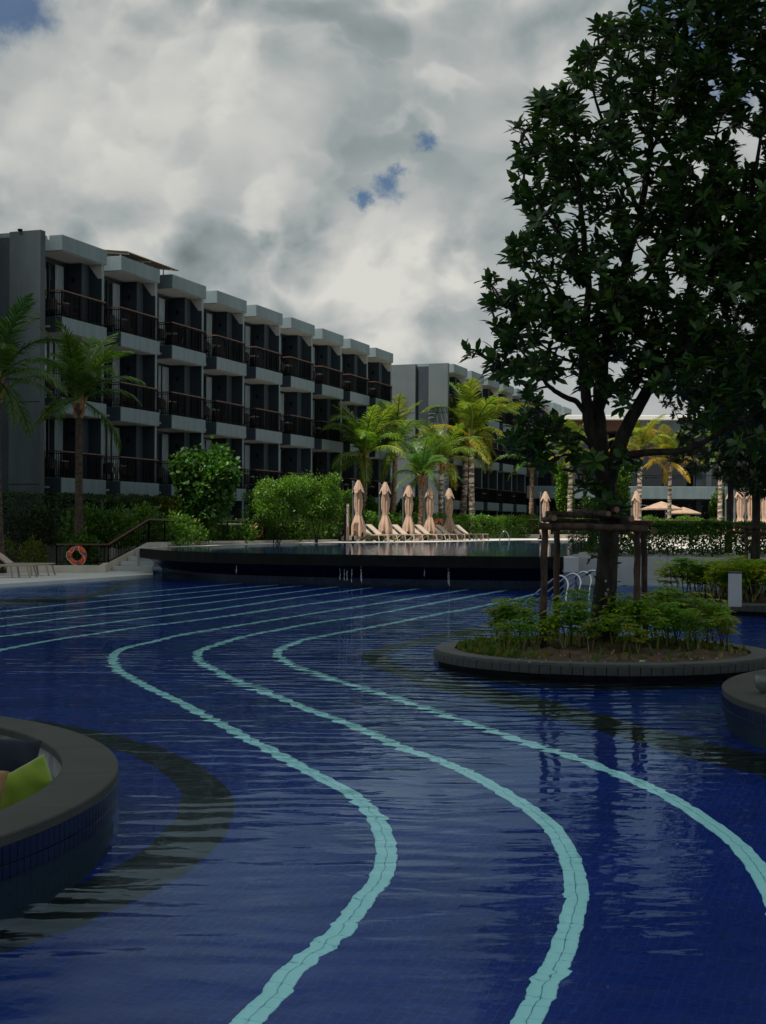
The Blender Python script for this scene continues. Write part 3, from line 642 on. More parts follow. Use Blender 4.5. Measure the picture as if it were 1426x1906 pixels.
# ================================================================== BUILDINGS
DIR = Vector((.3292, .9443, 0)); BANG = math.atan2(DIR.y, DIR.x)
PITCH = 4.737; FLO = (3.67, 6.92, 10.18)
def make_block(label, origin, nb, left_proto):
    bd = thing('hotel_block', label, 'building', origin, BANG)
    xl = -PITCH-.04-.34                                  # left end wall
    # body
    mb = MB()
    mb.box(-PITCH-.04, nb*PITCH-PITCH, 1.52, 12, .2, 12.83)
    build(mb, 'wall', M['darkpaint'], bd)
    build(MB().box(-PITCH-.04, nb*PITCH-PITCH, 1.3, 12, 12.832, 13.40), 'roof', M['facade'], bd)
    build(MB().bbox(xl, xl+.335, -.02, 1.42, -.2, 13.36, .01), 'end_wall', M['enddark1' if left_proto else 'endpaint'], bd)
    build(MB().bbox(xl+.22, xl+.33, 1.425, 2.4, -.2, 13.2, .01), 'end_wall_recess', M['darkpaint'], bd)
    build(MB().bbox(xl, xl+.335, 2.405, 12, -.2, 13.36, .01), 'end_wall', M['enddark1' if left_proto else 'endpaint'], bd)
    for z in FLO:                                        # shadow joints of the end wall
        build(MB().box(xl-.003, xl+.01, 0, 1.4, z-.33, z-.30), 'wall_joint', M['rail'], bd)
        build(MB().box(xl-.003, xl+.01, 2.42, 11.9, z-.33, z-.30), 'wall_joint', M['rail'], bd)
    # meshes shared by every bay, local to its right-hand end
    bx0, bx1 = -3.52, 0
    mcan = MB().bbox(bx0, bx1, 0, 2.3, 12.85, 13.48, .012).mesh('canopy', M['facade'])
    msof = MB().box(bx0+.06, bx1-.06, .06, 1.5, 12.835, 12.849).mesh('canopy_soffit', M['soffit'])
    mslab = MB().bbox(bx0, bx1, 0, 1.5, -.62, 0, .012).mesh('balcony', M['facade'])
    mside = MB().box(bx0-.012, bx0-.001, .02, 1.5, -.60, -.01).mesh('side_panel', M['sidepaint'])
    mssof = MB().box(bx0+.06, bx1-.06, .06, 1.48, -.634, -.621).mesh('soffit', M['soffit'])
    mvent = MB().box(bx0-.03, bx0-.012, .55, .78, -.42, -.34).mesh('side_light', M['cream'])
    mh = MB(); mh.bar((bx0+.03, .06, 1.07), (bx1-.02, .06, 1.07), .07, .045); mh.bar((bx0+.06, .1, 1.07), (bx0+.06, 1.5, 1.07), .07, .045)
    mhand = mh.mesh('handrail', M['wood'])
    mr = MB(); n = 34
    for k in range(n+1):
        x = bx0+.06+(3.40)*k/n; th = .05 if k % 7 == 0 else .018
        mr.bar((x, .06, 0), (x, .06, 1.04), th, th)
    for k in range(1, 13):
        y = .06+1.42*k/13; mr.bar((bx0+.06, y, 0), (bx0+.06, y, 1.04), .018, .018)
    for z in (.09, .98): mr.bar((bx0+.06, .06, z), (bx1-.05, .06, z), .03, .03); mr.bar((bx0+.06, .06, z), (bx0+.06, 1.5, z), .03, .03)
    mrail = mr.mesh('railing', M['rail'])
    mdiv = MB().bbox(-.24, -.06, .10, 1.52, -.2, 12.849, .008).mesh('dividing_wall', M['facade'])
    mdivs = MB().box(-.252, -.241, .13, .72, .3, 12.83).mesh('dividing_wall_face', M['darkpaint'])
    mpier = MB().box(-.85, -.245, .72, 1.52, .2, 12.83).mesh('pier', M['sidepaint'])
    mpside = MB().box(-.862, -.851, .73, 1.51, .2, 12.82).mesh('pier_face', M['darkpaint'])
    mwedge = MB().add([(-.24, .10, 12.845), (-.262, .10, 12.845), (-.24, .75, 12.845), (-.262, .75, 12.845), (-.24, .10, 12.25), (-.262, .10, 12.25), (-.24, .28, 12.25), (-.262, .28, 12.25)],
                    [(0,2,3,1), (4,5,7,6), (1,3,7,5), (0,4,6,2), (0,1,5,4), (2,6,7,3)]).mesh('pale_wedge', M['soffit'])  # thin pale wedge on the dividing wall, just under the canopy
    # windows: a door-height frame with two panes, curtain behind
    wx0, wx1 = -PITCH+.02, -.96; wxa, wxb = wx0+(wx1-wx0)/3, wx0+(wx1-wx0)*2/3
    mf = MB()
    for x in (wx0, wxa, wxb, wx1): mf.box(x-.04, x+.04, 1.43, 1.516, .02, 2.6)
    mf.box(wx0+.041, wx1-.041, 1.432, 1.514, 2.5, 2.58); mf.box(wx0+.041, wx1-.041, 1.432, 1.514, .02, .1)
    mwin = mf.mesh('window', M['frame'])
    pm = [MB().add([(a+.042, 1.47, .1), (b-.042, 1.47, .1), (b-.042, 1.47, 2.5), (a+.042, 1.47, 2.5)], [(0, 1, 2, 3)]).mesh('pane', M['glass']) for a, b in ((wx0, wxa), (wxa, wxb), (wxb, wx1))]
    def curtain(a, b):
        mb = MB(); k = 14; r = []
        for i in range(k+1): r.append((a+(b-a)*i/k, 1.500-.008*(i % 2)))
        mb.v = [(x, y, .06) for x, y in r]+[(x, y, 2.5) for x, y in r]; mb.f = [(i, i+1, k+2+i, k+1+i) for i in range(k)]
        return mb.mesh('curtain', M['curtain'])
    cur = [curtain(wxa+.1, wxa+.65), curtain(wxb+.55, wx1-.05), curtain(wxa+.3, wxb+.4), curtain(wxb+.06, wx1-.5)]
    mlamp = MB().bbox(-.93, -.863, 1.05, 1.17, 1.85, 2.05, .01).mesh('wall_lamp', M['rail'])
    def at(name, me, par, x, z=0):
        o = put(name, me, par); o.location = (x, 0, z); return o
    for i in range(nb):
        X = PITCH*i
        oc = at('canopy', mcan, bd, X); od = at('dividing_wall', mdiv, bd, X); op = at('pier', mpier, bd, X)
        put('canopy_soffit', msof, oc)
        put('dividing_wall_face', mdivs, od); put('pale_wedge', mwedge, od)
        put('pier_face', mpside, op)
        for fi, z in enumerate(FLO):
            b = at('balcony', mslab, bd, X, z)
            put('side_panel', mside, b); put('soffit', mssof, b); put('handrail', mhand, b); put('railing', mrail, b)
            if random.random() < .8: put('side_light', mvent, b)
            w = at('window', mwin, bd, X, z)
            for p in pm: put('pane', p, w)
            r = random.random()
            if r < .75: put('curtain', cur[1], w)
            if r > .2: put('curtain', cur[0] if random.random() < .6 else cur[2], w)
            if r > .75: put('curtain', cur[3], w)
            l = at('wall_lamp', mlamp, bd, X, z)
        w = at('window', mwin, bd, X, .42)
        for p in pm: put('pane', p, w)
        put('curtain', cur[1], w)
    return bd
A1 = 33.0; D0 = A1*1.840; O1 = Vector((-A1+.3487*D0, D0, 0))
b1 = make_block('nearer slate grey hotel block with three rows of balconies on the left', O1, 9, True)
A2 = 30.6; D2 = 105.6; O2 = Vector((-A2+.3487*D2, D2, 0))
b2 = make_block('farther slate grey hotel block behind the bright coconut palms', O2, 9, False)
# corrugated sheet on the roof of the near block
mb = MB(); n = 60
for i in range(n+1):
    x = 1.6+4.9*i/n; z = 13.74+(.025 if i % 2 else 0)
    mb.v += [(x, -.05, z), (x, 2.2, z+.28), (x, -.05, z-.03), (x, 2.2, z+.25)]
for i in range(n): a = i*4; mb.f += [(a, a+4, a+5, a+1), (a+2, a+3, a+7, a+6), (a, a+2, a+6, a+4)]
rs = build(mb, 'roof_sheet', M['tanroof'], b1)
mb = MB()
for x in (2.0, 4.0, 6.0): mb.bar((x, .1, 13.70), (x, 2.1, 13.94), .06, .05); mb.bar((x, .5, 13.4), (x, .5, 13.74), .05, .05)
build(mb, 'sheet_frame', M['white'], b1)
build(MB().box(-5.15, -5.122, 2.9, 3.15, 1.75, 1.9), 'wall_light', M['cream'], b1)
build(MB().bbox(-4.78, -4.70, -.16, -.03, 13.0, 13.2, .01), 'security_camera', M['white'], b1)
build(MB().bbox(-5.2, -5.05, .85, 1.0, 13.36, 13.44, .01), 'roof_lamp', M['rail'], b1)
# far restaurant building, facing the pool
b3 = thing('restaurant_building', 'low wide building with dark open restaurant under a grey slab at the back right', 'building', (28, 124, .9))
def W3(px, y): return (px-713)/F*124
build(MB().bbox(12.5, 48, 124, 140, 4.0+.25, 5.35, .03), 'floor_slab', M['facade'], b3, world=True)
build(MB().box(12.5, 48, 134, 140, .9, 4.24), 'back_wall', M['darkpaint'], b3, world=True)
build(MB().box(12.5, 48, 130, 140, 5.352, 10.9), 'upper_back_wall', M['darkpaint'], b3, world=True)
build(MB().bbox(15.9, 50, 123.4, 141, 11.1, 11.5, .03), 'roof', M['white'], b3, world=True)
build(MB().box(16.2, 22, 124.5, 130, 10.2, 11.08), 'louvre_panel', M['brown'], b3, world=True)
build(MB().box(22.5, 48, 124.6, 130, 10.0, 11.08), 'fascia', M['facade'], b3, world=True)
for x in (13, 20.4, 27.5, 36, 45): build(MB().bbox(x, x+.5, 125, 125.5, .9, 10.2, .02), 'column', M['darkpaint'], b3, world=True)
for k in range(9):
    w = build(MB().box(15+k*3.3, 15.08+k*3.3, 126.9, 127, 5.4, 10.1), 'window', M['frame'], b3, world=True)
    build(MB().add([(15.1+k*3.3, 126.95, 5.4), (18.28+k*3.3, 126.95, 5.4), (18.28+k*3.3, 126.95, 10.1), (15.1+k*3.3, 126.95, 10.1)], [(0, 1, 2, 3)]), 'pane', M['glass'], w, world=True)
build(MB().bar((12.6, 124.2, 6.3), (48, 124.2, 6.3), .05, .05), 'glass_rail', M['rail'], b3, world=True)
for k, (x, wd) in enumerate(((17.3, 2.0), (23.4, .9), (31.2, .45), (34.9, .5))):
    build(MB().box(x-2, x-2+wd, 128.5, 128.8, 5.4, 7.2 if k < 2 else 9.3), 'interior_screen', (M['totem'], M['frame'], M['white'], M['white'])[k], b3, world=True)
# ================================================================== PLANTERS AND PODS
def ring(c, r0, r1, z0, z1, n=96, a0=0, a1=2*math.pi, b=.012):
    """closed or partial ring with chamfered top edges"""
    mb = MB(); prof = [(r1, z0), (r1, z1-b), (r1-b, z1), (r0+b, z1), (r0, z1-b), (r0, z0)]
    full = abs(a1-a0-2*math.pi) < 1e-6; m = n if full else n+1
    for i in range(m):
        w = a0+(a1-a0)*i/n
        for r, z in prof: mb.v.append((c[0]+r*math.cos(w), c[1]+r*math.sin(w), z))
    k = len(prof)
    for i in range(n):
        j = (i+1) % m
        for q in range(k):
            q2 = (q+1) % k; mb.f.append((i*k+q, j*k+q, j*k+q2, i*k+q2))
    if not full: mb.f += [tuple(range(k)), tuple((m-1)*k+q for q in range(k))[::-1]]
    return mb
def planter(name, label, c, r, ztop, nblocks, fnear, arcf=1.0):
    t = thing(name, label, 'planter', (c[0], c[1], 0))
    # coping of separate curved slabs
    nc = max(10, int(nblocks/5))
    for i in range(nc):
        a0 = 2*math.pi*i/nc; o = build(ring((0, 0), r-.24, r+.012, ztop-.035, ztop, max(3, int(60/nc)), a0+.0016, a0+2*math.pi/nc-.0016, .006), 'coping_slab', M['cap'] if False else M['coping'], t)
        smoothsharp(o)
    me = MB()
    w = 2*math.pi/nblocks; hw = r*math.tan(w/2)-.003
    mb = MB().bbox(-hw, hw, -.03, .0, 0, ztop-.038-.045, .004); me = mb.mesh('block', M['block'])
    for i in range(nblocks):
        a = w*(i+.5)
        facing = math.cos(a - math.atan2(-c[1], -c[0]))
        if facing < -.15: continue
        o = put('block', me, t); rr = r+random.uniform(-.003, .003)
        o.location = (rr*math.cos(a), rr*math.sin(a), .045+random.uniform(-.002, .002)); o.rotation_euler = (0, 0, a+math.pi/2)
    build(MB().lathe([(r-.03, -1.0), (r-.03, ztop-.037)], 96), 'core_wall', M['darkstone'], t)
    return t
M['coping'] = mat('planter_coping', (.09, .10, .096), .7, (.065, .073, .07), 3, .35, .65, .002, 70)
C1 = (2.83, 18.45); R1 = 2.13
pl = planter('round_planter', 'round planter edged with dark stone blocks holding the big tree', C1, R1, .18, 104, True)
def soil_disc(c, r, z, name, parent, amp=.035):
    mb = MB(); nr, na = 26, 90
    for i in range(nr+1):
        rr = r*i/nr
        for k in range(na):
            a = 2*math.pi*k/na; x, y = rr*math.cos(a), rr*math.sin(a)
            h = amp*(math.sin(x*3.1+1)*math.cos(y*4.3)+.6*math.sin(x*9+y*7)+.5*math.sin(x*17-y*13))*(1-i/nr)**.3 + .05*(1-(i/nr)**2) + random.uniform(-.008, .008)
            mb.v.append((x, y, z+h*(i < nr)-.012*(i == nr)))
    for i in range(nr):
        for k in range(na):
            k2 = (k+1) % na; mb.f.append((i*na+k, (i+1)*na+k, (i+1)*na+k2, i*na+k2))
    return build(mb, name, M['soil'], parent, smooth=True)
soil_disc(C1, R1-.235, .155, 'soil', pl)
C2 = (10.0, 32.1); R2 = 4.0
pl2 = planter('round_planter', 'farther round planter with bushy plants and a grey pillar at right', C2, R2, .20, 150, True)
soil_disc(C2, R2-.235, .17, 'soil', pl2)
# sunken seating pods
def pod(label, c, r, z, extra):
    t = thing('seating_pod', label, 'seating pod', (c[0], c[1], 0))
    nc = 22; ca = math.atan2(-c[1], -c[0])
    for i in range(nc):
        a0 = 2*math.pi*(i+.37)/nc
        smoothsharp(build(ring((0, 0), r-.345, r+.012, z-.055, z, 8, a0+.0006, a0+2*math.pi/nc-.0006, .008), 'coping_slab', M['cap'], t))
    build(MB().lathe([(r-.02, -1.0), (r-.02, z-.056)], 160), 'pod_wall', M['grout'], t)
    build(MB().lathe([(r-.31, z-.056), (r-.33, -.62)], 120), 'inner_wall', M['innerwall'], t)
    build(MB().lathe([(.02, -.6), (r-.331, -.6)], 60), 'pod_floor', M['curb'], t)
    build(ring((0, 0), r-1.15, r-.335, -.6, -.22, 80), 'bench', M['navy'], t)
    n = int(2*math.pi*r/.062); h = .098
    hw = r*math.tan(math.pi/n)-.0022
    me = MB().bbox(-hw, hw, -.012, 0, -h/2+.0025, h/2-.0025, .0015).mesh('wall_tile', M['podtile'])
    k = 0; fa = []
    for i in range(n):
        a = 2*math.pi*i/n
        p = Vector((c[0]+r*math.cos(a), c[1]+r*math.sin(a), 0)); u = p.x/max(p.y, .1)
        if p.y < 3 or abs(u) > .33: continue
        if Vector((math.cos(a), math.sin(a), 0)).dot(p.normalized()) > .05: continue
        fa.append(a)
    rows = [z-.056-h*(j+.5) for j in range(3)]
    for a in fa:
        for zz in rows[:2]:
            if k >= 298: break
            o = put('wall_tile', me, t); o.location = (r*math.cos(a), r*math.sin(a), zz); o.rotation_euler = (0, 0, a+math.pi/2); k += 1
    return t
CP1 = (-5.51, 8.38); pod1 = pod('sunken round seating pod with grey stone rim at bottom left', CP1, 3.88, .22, 0)
CP2 = (7.06, 12.9); pod2 = pod('grey rimmed round seating pod cut off at right edge', CP2, 3.86, .22, 0)

# cushions
def cushion(name, label, m, w, h, th, loc, rot, group=None):
    mb = MB(); n = 18
    for sgn in (1, -1):
        for i in range(n+1):
            for j in range(n+1):
                u = -1+2*i/n; v = -1+2*j/n
                e = max(0, (1-abs(u)**2.4)*(1-abs(v)**2.4))**.5
                pin = 1-.09*(1-abs(u*v))*(abs(u)**6+abs(v)**6)
                zz = sgn*th/2*e*(1+.16*math.sin(5*u+2*v)*math.sin(3*v-u*2)) + .014*math.sin(9*u*v+4*u)*e + .010*math.sin(11*(u+v)+3*math.sin(4*v))*abs(u*v)
                mb.v.append((u*w/2*pin, zz, v*h/2*pin))
    for s in (0, 1):
        b = s*(n+1)**2
        for i in range(n):
            for j in range(n):
                a = b+i*(n+1)+j; q = (a, a+n+1, a+n+2, a+1); mb.f.append(q if s else q[::-1])
    o = build(mb, name, m, None, smooth=True); o.location = loc; o.rotation_euler = rot
    bm = bmesh.new(); bm.from_mesh(o.data); bmesh.ops.remove_doubles(bm, verts=bm.verts, dist=.001); bm.to_mesh(o.data); bm.free()
    return tag(o, label, 'cushion', group)
p = PD(46, 1487, 8.55); cushion('cushion', 'bright lime green cushion leaning inside the sunken seating pod', M['lime'], .42, .40, .19, p, (R(-18), R(-24), R(14)))
p = PD(-6, 1436, 9.1); cushion('cushion', 'dark navy cushion behind the lime green one', M['navy'], .50, .46, .18, p, (R(-15), R(8), R(10)))
p = PD(-46, 1482, 8.25); cushion('cushion', 'tan brown cushion mostly cut off at the left edge', M['tan'], .34, .34, .15, p, (R(-15), R(6), R(-10)))
# glass bowl on the right pod
t = thing('glass_bowl', 'clear glass candle bowl standing on the grey rim at right edge', 'bowl', (PZ(1424, 1290, .22)))
o = build(MB().lathe([(.035, .0), (.085, .05), (.10, .11), (.085, .16), (.075, .16), (.09, .11), (.075, .055), (.02, .012)], 32), 'bowl', mat('grey_glass', (.13, .145, .145), .1), t, smooth=True)
build(MB().lathe([(.03, .02), (.03, .07), (.001, .07)], 16), 'candle', M['cream'], t, smooth=True)

# bollards
p = PZ(1368, 1128, .2); t = thing('stone_pillar', 'short square pale grey pillar among the plants of the far planter', 'pillar', (p.x, p.y, .19), R(-14))
build(MB().bbox(-.13, .13, -.13, .13, 0, .66, .008), 'shaft', M['wallc'], t); build(MB().bbox(-.135, .135, -.135, .135, .662, .70, .006), 'cap', M['coping'], t)
p = PD(1347, 1078, 33.5); t = thing('bollard_light', 'dark square bollard light behind the grey pillar', 'bollard', (p.x, p.y, .1), R(-8))
build(MB().bbox(-.085, .085, -.085, .085, 0, .70, .006), 'shaft', M['darkstone'], t); build(MB().bbox(-.09, .09, -.09, .09, .702, .78, .006), 'lamp_head', M['rail'], t)

# steel rails into the pool
for k, (px, py, Dp, name) in enumerate(((1047, 1074.5, 32.0, 'nearest steel arched pool handrail beside the tree stake'), (1071, 1070.5, 33.6, 'second steel arched pool handrail from the left'),
                             (1091, 1067, 35.0, 'third steel arched pool handrail from the left'), (1107, 1064.5, 36.1, 'farthest steel arched pool handrail, half hidden by the trunk'))):
    tp = PD(px, py, Dp); z = .66
    b = Vector((tp.x+.02, Dp-.05, 0)); x = b.x
    pts = [(x+.02, Dp-.1, -.5), (x+.06, Dp-.08, .2), (x+.10, Dp-.05, .42), (x+.09, Dp, .54), (x+.03, Dp+.05, .62), (x-.06, Dp+.12, .655), (x-.16, Dp+.25, .60), (x-.30, Dp+.5, .46), (x-.50, Dp+.9, .24), (x-.72, Dp+1.35, -.02), (x-.95, Dp+1.8, -.4)]
    o = build(MB().tube(catmull(pts, n=4), .022, 10), 'pool_handrail', M['chrome'], None, smooth=True)
    tag(o, name, 'handrail', 'steel handrails at the pool entry')

# ================================================================== FURNITURE OF THE SUN DECK
def make_lounger():
    t = thing('sun_lounger', '', 'sun lounger')
    W2 = .32
    # seat frame and fabric (x along, head at -x)
    for y in (-W2, W2): build(MB().bar((-.35, y, .36), (1.0, y, .36), .04, .05), 'side_rail', M['lframe'], t)
    build(MB().bbox(-.33, .99, -.29, .29, .365, .38, .004), 'seat', M['sling'], t)
    b = build(MB().add([(-.34, -.29, .37), (-.34, .29, .37), (-1.02, .29, .90), (-1.02, -.29, .90), (-.33, -.29, .385), (-.33, .29, .385), (-1.01, .29, .915), (-1.01, -.29, .915)],
        [(0,3,2,1),(4,5,6,7),(0,4,7,3),(1,2,6,5),(2,3,7,6),(0,1,5,4)]), 'backrest', M['sling'], t)
    fr = MB()
    for y in (-W2, W2): fr.bar((-.34, y, .37), (-1.03, y, .91), .035, .04)
    fr.bar((-1.03, -W2, .91), (-1.03, W2, .91), .035, .035); build(fr, 'back_frame', M['lframe'], b)
    for y in (-W2, W2):
        build(MB().bar((.90, y, .34), (1.0, y, 0), .045, .04), 'leg', M['lframe'], t)
        build(MB().bar((.40, y, .34), (.46, y, 0), .045, .04), 'leg', M['lframe'], t)
        build(MB().bar((-.42, y, .34), (-.95, y, 0), .045, .04), 'leg', M['lframe'], t)
        build(MB().bar((-.70, y, .14), (-.82, y, .72), .025, .025), 'support_strut', M['lframe'], t)
    build(MB().bar((-.93, -W2, .02), (-.93, W2, .02), .03, .03), 'stretcher', M['lframe'], t)
    return t
lg = make_lounger(); used = False
def lounger(loc, rz, label, group, scale=1):
    global used
    if not used:
        used = True; lg.location = loc; lg.rotation_euler = (0, 0, rz); lg['label'] = label; lg['group'] = group; lg.scale = (scale,)*3; return lg
    return dup(lg, loc, rz, label, group, scale)
ord_ = ['first', 'second', 'third', 'fourth', 'fifth', 'sixth', 'seventh', 'eighth', 'ninth', 'tenth']
for i, px in enumerate((664, 683, 715, 732.5, 759, 776, 799.5, 814, 836.5, 849.5)):
    Dp = 74.6+(px-664)*.062 + (.25 if i % 2 else 0); x = (px-713)/F*Dp
    lounger((x+.95, Dp+.45, .95), R(-29), f'{ord_[i]} beige sun lounger from the left in the row before the closed umbrellas', 'beige sun loungers in a row on the raised deck')
for i, (px, Dp, lb) in enumerate(((979, 108, 'left of the far pair seen between pool ladder and tree stake'), (1011, 109, 'beside the slim closed umbrella, behind the tree stake'), (1049, 110, 'between the two left tree stakes'), (1222, 108, 'peeping over the hedge under the open umbrella'), (1320, 110, 'peeping over the hedge left of the umbrella cluster'), (1275, 116, 'farthest one, peeping over the hedge')) ):
    if i == 5: continue
    x = (px-713)/F*Dp; lounger((x, Dp, .95), R(-72), 'far sun lounger ' + lb, 'loungers on the far side of the pool', 1.1)
q = PD(30, 1060, 46.4); lounger((q.x+.10, 46.6, .10), R(-4), 'left sun lounger on the lower terrace, flat end toward the lifebuoy', 'loungers on the lower terrace', 1.05)
bpy.data.objects
q = PD(55, 1075, 44.7); lounger((q.x-.90, 44.7, .10), R(-4), 'nearest sun lounger, half cut off at the left edge', 'loungers on the lower terrace', 1.05)

def make_closed_umbrella():
    t = thing('closed_umbrella', '', 'umbrella')
    nf = 9
    def cloth(prof, n=72, jag=0, amp=1.0, ph=0, open_=False):
        mb = MB(); m = len(prof)
        for i, (r, z, a) in enumerate(prof):
            for k in range(n):
                w = 2*math.pi*k/n
                f = math.sin(nf*w+ph+.6*math.sin(2*w))*.6+math.sin(2.0*nf*w*.5+1.3+z*2)*.25+math.sin(5*w+z*1.5)*.35
                rr = r*(1+a*amp*f); zz = z - (jag*(.5+.5*math.sin(4*w+ph)) if i >= m-2 and i == m-1 else 0)
                mb.v.append((rr*math.cos(w), rr*math.sin(w), zz))
        for i in range(m-1):
            for k in range(n):
                k2 = (k+1) % n; mb.f.append((i*n+k, (i+1)*n+k, (i+1)*n+k2, i*n+k2))
        return mb
    mb = MB(); n = 64
    for i in range(9):
        f = i/8
        for k in range(n):
            w = 2*math.pi*k/n; c4 = abs(math.cos(2*w+.5))**1.3
            r_ = .075+.20*f+(.10*c4+.022*math.sin(11*w))*f; zz = 3.13-.50*f-(.17*c4 if True else 0)*f**2+.05*(1-c4)*f
            mb.v.append((r_*math.cos(w), r_*math.sin(w), zz))
    for i in range(8):
        for k in range(n): k2 = (k+1) % n; mb.f.append((i*n+k, (i+1)*n+k, (i+1)*n+k2, i*n+k2))
    mb.f.append(tuple(range(n))); build(mb, 'top_flap', M['fabric'], t, smooth=True); smoothsharp(bpy.data.objects[build.last], 35)
    build(cloth([(.08, 3.0, .1), (.14, 2.7, .2), (.185, 2.4, .28), (.215, 2.1, .30), (.215, 1.8, .30), (.18, 1.52, .24), (.155, 1.42, .15), (.19, 1.33, .24), (.27, 1.1, .27), (.37, .8, .30), (.36, .55, .34)], jag=.30, ph=0), 'canopy', M['fabric'], t, smooth=True)
    build(MB().lathe([(.165, 1.39), (.172, 1.42), (.172, 1.46), (.165, 1.48)], 24), 'strap', M['fabric'], t, smooth=True)
    build(MB().tube([(0, 0, .30), (0, 0, 1.3)], .03, 10), 'pole', M['mast'], t)
    m_ = MB(); m_.tube([(-.33, .12, .0), (-.33, .12, 3.05)], .06, 10); build(m_, 'mast', M['mast'], t)
    build(MB().tube([(-.33, .12, 2.95), (-.02, .02, 3.0)], .03, 8), 'arm', M['mast'], t)
    build(MB().lathe([(.001, 3.1), (.07, 3.1), (.08, 3.02), (.065, 2.98)], 14, (-.33, .12, 0)), 'mast_cap', M['mast'], t)
    build(MB().lathe([(.22, 0), (.20, .05), (.07, .09), (.07, .3)], 16, (-.33, .12, 0), True), 'base', M['rail'], t)
    return t
um = make_closed_umbrella()
ul = [(667, 74.6, 'leftmost tall closed beige umbrella beside the wooden sign post'), (717, 77.5, 'second closed beige umbrella from the left behind the loungers'), (760.5, 80.4, 'third closed beige umbrella, in front of the dark end wall'), (799.5, 83.2, 'fourth closed beige umbrella from the left behind the loungers'), (836, 86, 'fifth closed beige umbrella, beside the pale banded palm trunk'),
      (1015, 92.5, 'closed beige umbrella standing alone behind the left tree stake'), (1184, 90, 'closed beige umbrella behind the right tree stakes'),
      (1361, 84, 'leftmost closed umbrella of the cluster at right edge'), (1378, 79, 'broad closed umbrella in the cluster at right edge'), (1397, 82, 'closed umbrella between the two far tree stakes'), (1412, 84, 'fourth closed umbrella of the cluster at right edge'), (1424, 81, 'closed umbrella cut by the right edge')]
for i, (px, Dp, lb) in enumerate(ul):
    x = (px-713)/F*Dp
    o = um if i == 0 else dup(um)
    o.location = (x, Dp, .95); o.rotation_euler = (0, 0, R((i*53) % 40 - 8)); o['label'] = lb
    s = {0: 1.03, 1: 1.03}.get(i, 1.0); o.scale = (s*.88, s*.88, s)
    o['group'] = 'closed beige umbrellas'
# open cantilever umbrellas under the restaurant
def open_umbrella(px, Dp, lb, s=1):
    x = (px-713)/F*Dp; t = thing('open_umbrella', lb, 'umbrella', (x, Dp, .95)); t.scale = (s,)*3
    w = 1.45; mb = MB(); z0, z1 = 2.42, 2.86
    sq = lambda r, z: [(-r, -r, z), (0, -r*1.02, z+.02), (r, -r, z), (r*1.02, 0, z+.02), (r, r, z), (0, r*1.02, z+.02), (-r, r, z), (-r*1.02, 0, z+.02)]
    mb.v = sq(w, z0-.12) + sq(w, z0) + sq(.45, z1); 
    for i in range(2):
        for k in range(8): k2 = (k+1) % 8; mb.f.append((i*8+k, i*8+k2, (i+1)*8+k2, (i+1)*8+k))
    build(mb, 'canopy', M['fabric'], t)
    mb = MB(); mb.v = sq(.55, z1-.04)+[(0, 0, z1+.17)]; mb.f = [(k, (k+1) % 8, 8) for k in range(8)]; build(mb, 'vent_flap', M['fabric'], t)
    build(MB().tube([(-1.75, .2, 0), (-1.75, .2, 2.8)], .05, 8), 'mast', M['mast'], t)
    build(MB().tube([(-1.75, .2, 2.75), (0, 0, 2.5)], .03, 8), 'arm', M['mast'], t)
    mb = MB()
    for a in range(8): mb.tube([(0, 0, 2.75), (w*.95*math.cos(a*math.pi/4), w*.95*math.sin(a*math.pi/4), 2.42)], .012, 4)
    build(mb, 'ribs', M['mast'], t)
open_umbrella(1231, 112, 'open beige cantilever umbrella before the dark restaurant', .95)
open_umbrella(1272, 121, 'farther dim open umbrella right behind the first open one', .85)
# string lights in the restaurant
mb = MB()
for i in range(46):
    px = random.uniform(1215, 1330); py = random.uniform(936, 962); q = PD(px, py, 125.6); s = .03
    mb.lathe([(.001, -s), (s, 0), (.001, s)], 5, q)
o = build(mb, 'festoon_bulbs', M['bulb']); tag(o, 'tiny pale string light bulbs hanging in the dark restaurant', 'string lights', kind='stuff')

# sign totem
q = PZ(646, 1003, .95); q = Vector(((646-713)/F*74, 74, .95))
t = thing('sign_totem', 'narrow upright sign board with vertical white lettering left of the umbrellas', 'sign', q)
build(MB().bbox(-.16, -.05, -.05, .05, 0, 2.0, .005), 'post', M['rail'], t)
build(MB().bbox(-.045, .12, -.04, .04, .1, 1.98, .005), 'board', M['totem'], t)
build(MB().bbox(-.28, .25, -.2, .2, 0, .06, .005), 'foot', M['darkstone'], t)
mb = MB(); z = 1.78
mb.lathe([(.028, 0), (.05, 0), (.05, .004), (.028, .004)], 14); mb.xf(Matrix.Translation((.038, -.043, 1.88)) @ Matrix.Rotation(R(90), 4, 'X'))
while z > 1.0:
    h = random.uniform(.03, .05); mb.box(-.005, .075, -.047, -.042, z-.010, z); mb.box(-.005, .01, -.0475, -.0425, z-h, z-.011)
    if random.random() < .6: mb.box(.03, .042, -.0475, -.0425, z-h, z-.011)
    z -= h+.014
build(mb, 'lettering', M['white'], t)
for k in range(3): build(MB().box(0, .07, -.046, -.042, .92-.06*k, .945-.06*k), 'lettering', M['white'], t)

